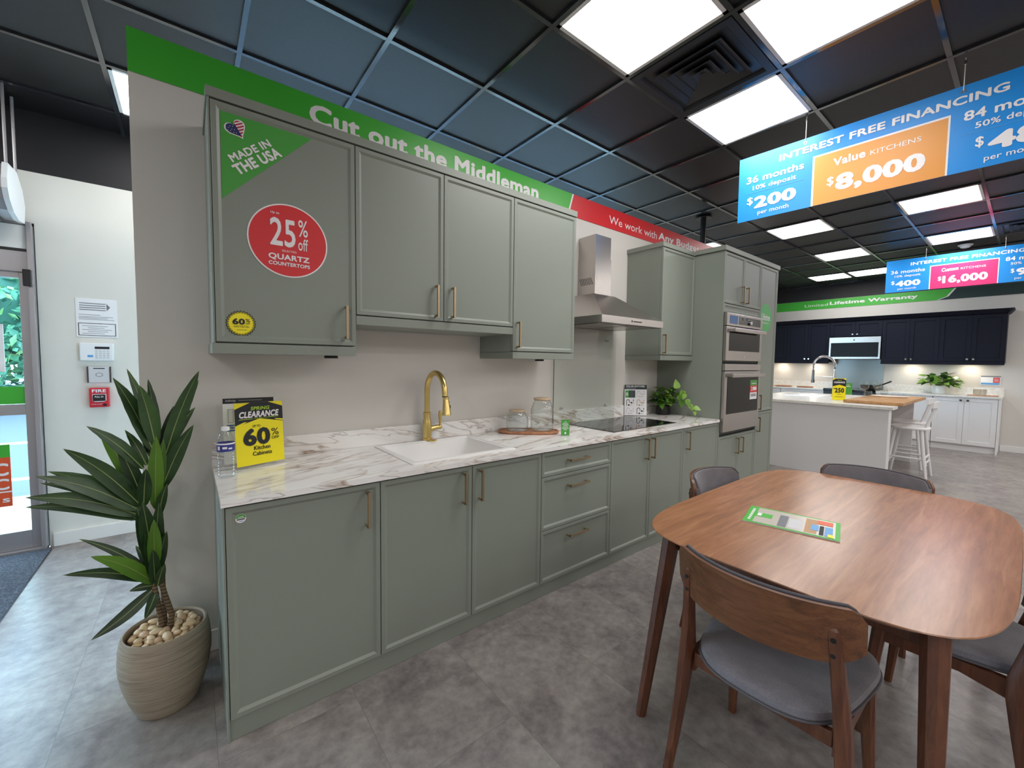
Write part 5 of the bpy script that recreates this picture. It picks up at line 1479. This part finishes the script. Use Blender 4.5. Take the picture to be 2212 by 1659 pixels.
def island_signs():
    u = Vector((.45, -.9, 0)).normalized(); o = Vector((6.80, -.705, .9295)); fr = FR(o, u, (0, 0, 1))
    t = thing('price_sign', 'narrow yellow and black clearance sign priced $250 on the island', 'sign', tuple(o))
    o2 = acrylic_stand(t, fr, .145, .30)
    k = .145/145.
    rect('sign_sheet', 0, .004, .145, .30, fr, yellow, t, e=0)
    poly('black_roof', [(0, .19), (0, .275), (.035, .295), (.11, .295), (.145, .275), (.145, .19), (.0725, .215)], fr, inkdark, t)
    text([('SPRING', .05, .268, .095, .278, .03)], fr, lime, t); text([('CLEARANCE', .014, .235, .132, .258, .05)], fr, white_vinyl, t)
    text([('$', .012, .15, .024, .17, .02), ('250', .026, .105, .128, .17, .05), ('Refrigerator', .03, .045, .115, .056, .02)], fr, inkdark, t)
    rect('printed_line', .05, .082, .095, .086, fr, inkdark, t, e=.0012)
    u = Vector((.6, -.8, 0)).normalized(); o = Vector((6.97, -.755, .9295)); fr = FR(o, u, (0, 0, 1))
    t = thing('green_card_sign', 'green upright card sign beside the yellow $250 sign on the island', 'sign', tuple(o))
    acrylic_stand(t, fr, .135, .235)
    rect('sign_sheet', 0, .004, .135, .235, fr, paper, t, e=0)
    rect('green_face', .01, .075, .135, .235, fr, green_mid, t)
    text([('Get this', .035, .205, .105, .216, .03)], fr, white_vinyl, t)
    rect('printed_line', .028, .184, .115, .193, fr, white_vinyl, t, e=.0014)
    rect('photo_block', .012, .1, .038, .155, fr, paper, t, e=.0014); rect('photo_block', .016, .106, .034, .12, fr, tan, t, e=.002)
    rect('bottom_print', .015, .03, .055, .068, fr, pale_grey, t)
island_signs()
def wine(x, y, z, label):
    t = thing('wine_glass', label, 'wine glass', (x, y, z), 'balloon wine glasses')
    prof = [(.036, 0), (.036, .002), (.008, .006), (.0045, .012), (.0045, .085), (.012, .095), (.04, .118), (.053, .15), (.052, .175), (.042, .215), (.0408, .215), (.0505, .175), (.0515, .15), (.039, .12), (.012, .098), (.001, .096)]
    make('glass', MB().lathe(prof, x, y, 32, z), clear, t)
wine(7.23, -.955, .967, 'balloon wine glass at the left of the oak breakfast bar')
wine(7.98, -.955, .967, 'balloon wine glass further back on the oak breakfast bar')
def tumbler(x, y, z, label):
    t = thing('tumbler', label, 'glass', (x, y, z), 'low glass tumblers')
    make('glass', MB().lathe([(.03, 0), (.04, .015), (.043, .045), (.036, .085), (.0345, .085), (.0415, .045), (.038, .017), (.001, .006)], x, y, 28, z), clear, t)
tumbler(7.42, -.965, .967, 'low clear tumbler right behind the left wine glass')
tumbler(8.1, -1.02, .967, 'low clear tumbler beside the further wine glass')
pt = thing('serving_platter', 'long scalloped white platter with brown spots on the oak bar', 'platter', (7.8, -1.2, .967))
def plat():
    d = Vector((.18, -.98)); p = Vector((.98, .18)); lo = []
    for s, z in ((.8, .9665), (.92, .975), (1, .985), (.97, .986), (.88, .979), (.6, .975)):
        L = []
        for k in range(60):
            a = 2*PI*k/60; r = s*(1+.035*math.cos(20*a)); q = d*(.20*math.cos(a)*r)+p*(.075*math.sin(a)*r); L.append((7.62+q.x, -1.16+q.y, z))
        lo.append(L)
    make('plate', MB().ring(lo), white_gloss, pt)
    for k in range(7):
        q = d*(-.13+.043*k)+p*(.01*(-1)**k)
        make('brown_spot', MB().lathe([(.012, 0), (.008, .004), (.001, .005)], 7.62+q.x, -1.16+q.y, 12, .976), acacia, pt)
plat()
def stool_build(label):
    t = thing('bar_stool', label, 'stool', (0, 0, 0), 'white spindle-back bar stools')
    def st(d, z): return [((abs(math.cos(a))**.7)*math.copysign(.2-d, math.cos(a)), (abs(math.sin(a))**.7)*math.copysign(.19-d, math.sin(a)), z) for a in [2*PI*k/40 for k in range(40)]]
    make('seat', MB().ring([st(.03, .605), st(.0, .615), st(0, .632), st(.012, .642), st(.08, .638)]), white_paint, t)
    for sx in (-1, 1):
        for sy in (-1, 1):
            make('leg', MB().tube([(sx*.13, sy*.12, .612), (sx*.165, sy*.155, .3), (sx*.2, sy*.195, 0)], [.021, .02, .016], 12), white_paint, t)
    for a, b in (((-.178, -.17, .2), (.178, -.17, .2)), ((-.178, .17, .2), (.178, .17, .2)), ((-.172, -.165, .25), (-.172, .165, .25)), ((.172, -.165, .25), (.172, .165, .25)), ((-.17, -.166, .27), (.17, -.166, .27))):
        make('stretcher', MB().tube([a, b], .0125, 10), white_paint, t)
    for k in range(5):
        x = -.13+.065*k
        make('spindle', MB().tube([(x*.9, -.15, .635), (x*1.1, -.225, .91)], .0075, 8), white_paint, t)
    pts = []
    lo = []
    for s in range(13):
        u = -1+s/6; x = .19*u; y = -.238+.03*u*u
        lo.append([(x, y-.012, .895), (x, y+.012, .893), (x, y+.008, .975-.01*u*u), (x, y-.014, .977-.01*u*u)])
    make('top_rail', MB().ring(lo), white_paint, t)
    return t
s0 = stool_build('white spindle-back bar stool nearest, pushed against the island end')
s1 = dup(s0)
s0.location = (7.19, -1.44, 0); s0.rotation_euler = (0, 0, 0)
s1.location = (7.86, -1.32, 0); s1.rotation_euler = (0, 0, 0)
s1['label'] = 'white spindle-back bar stool further away, partly behind the nearest one'
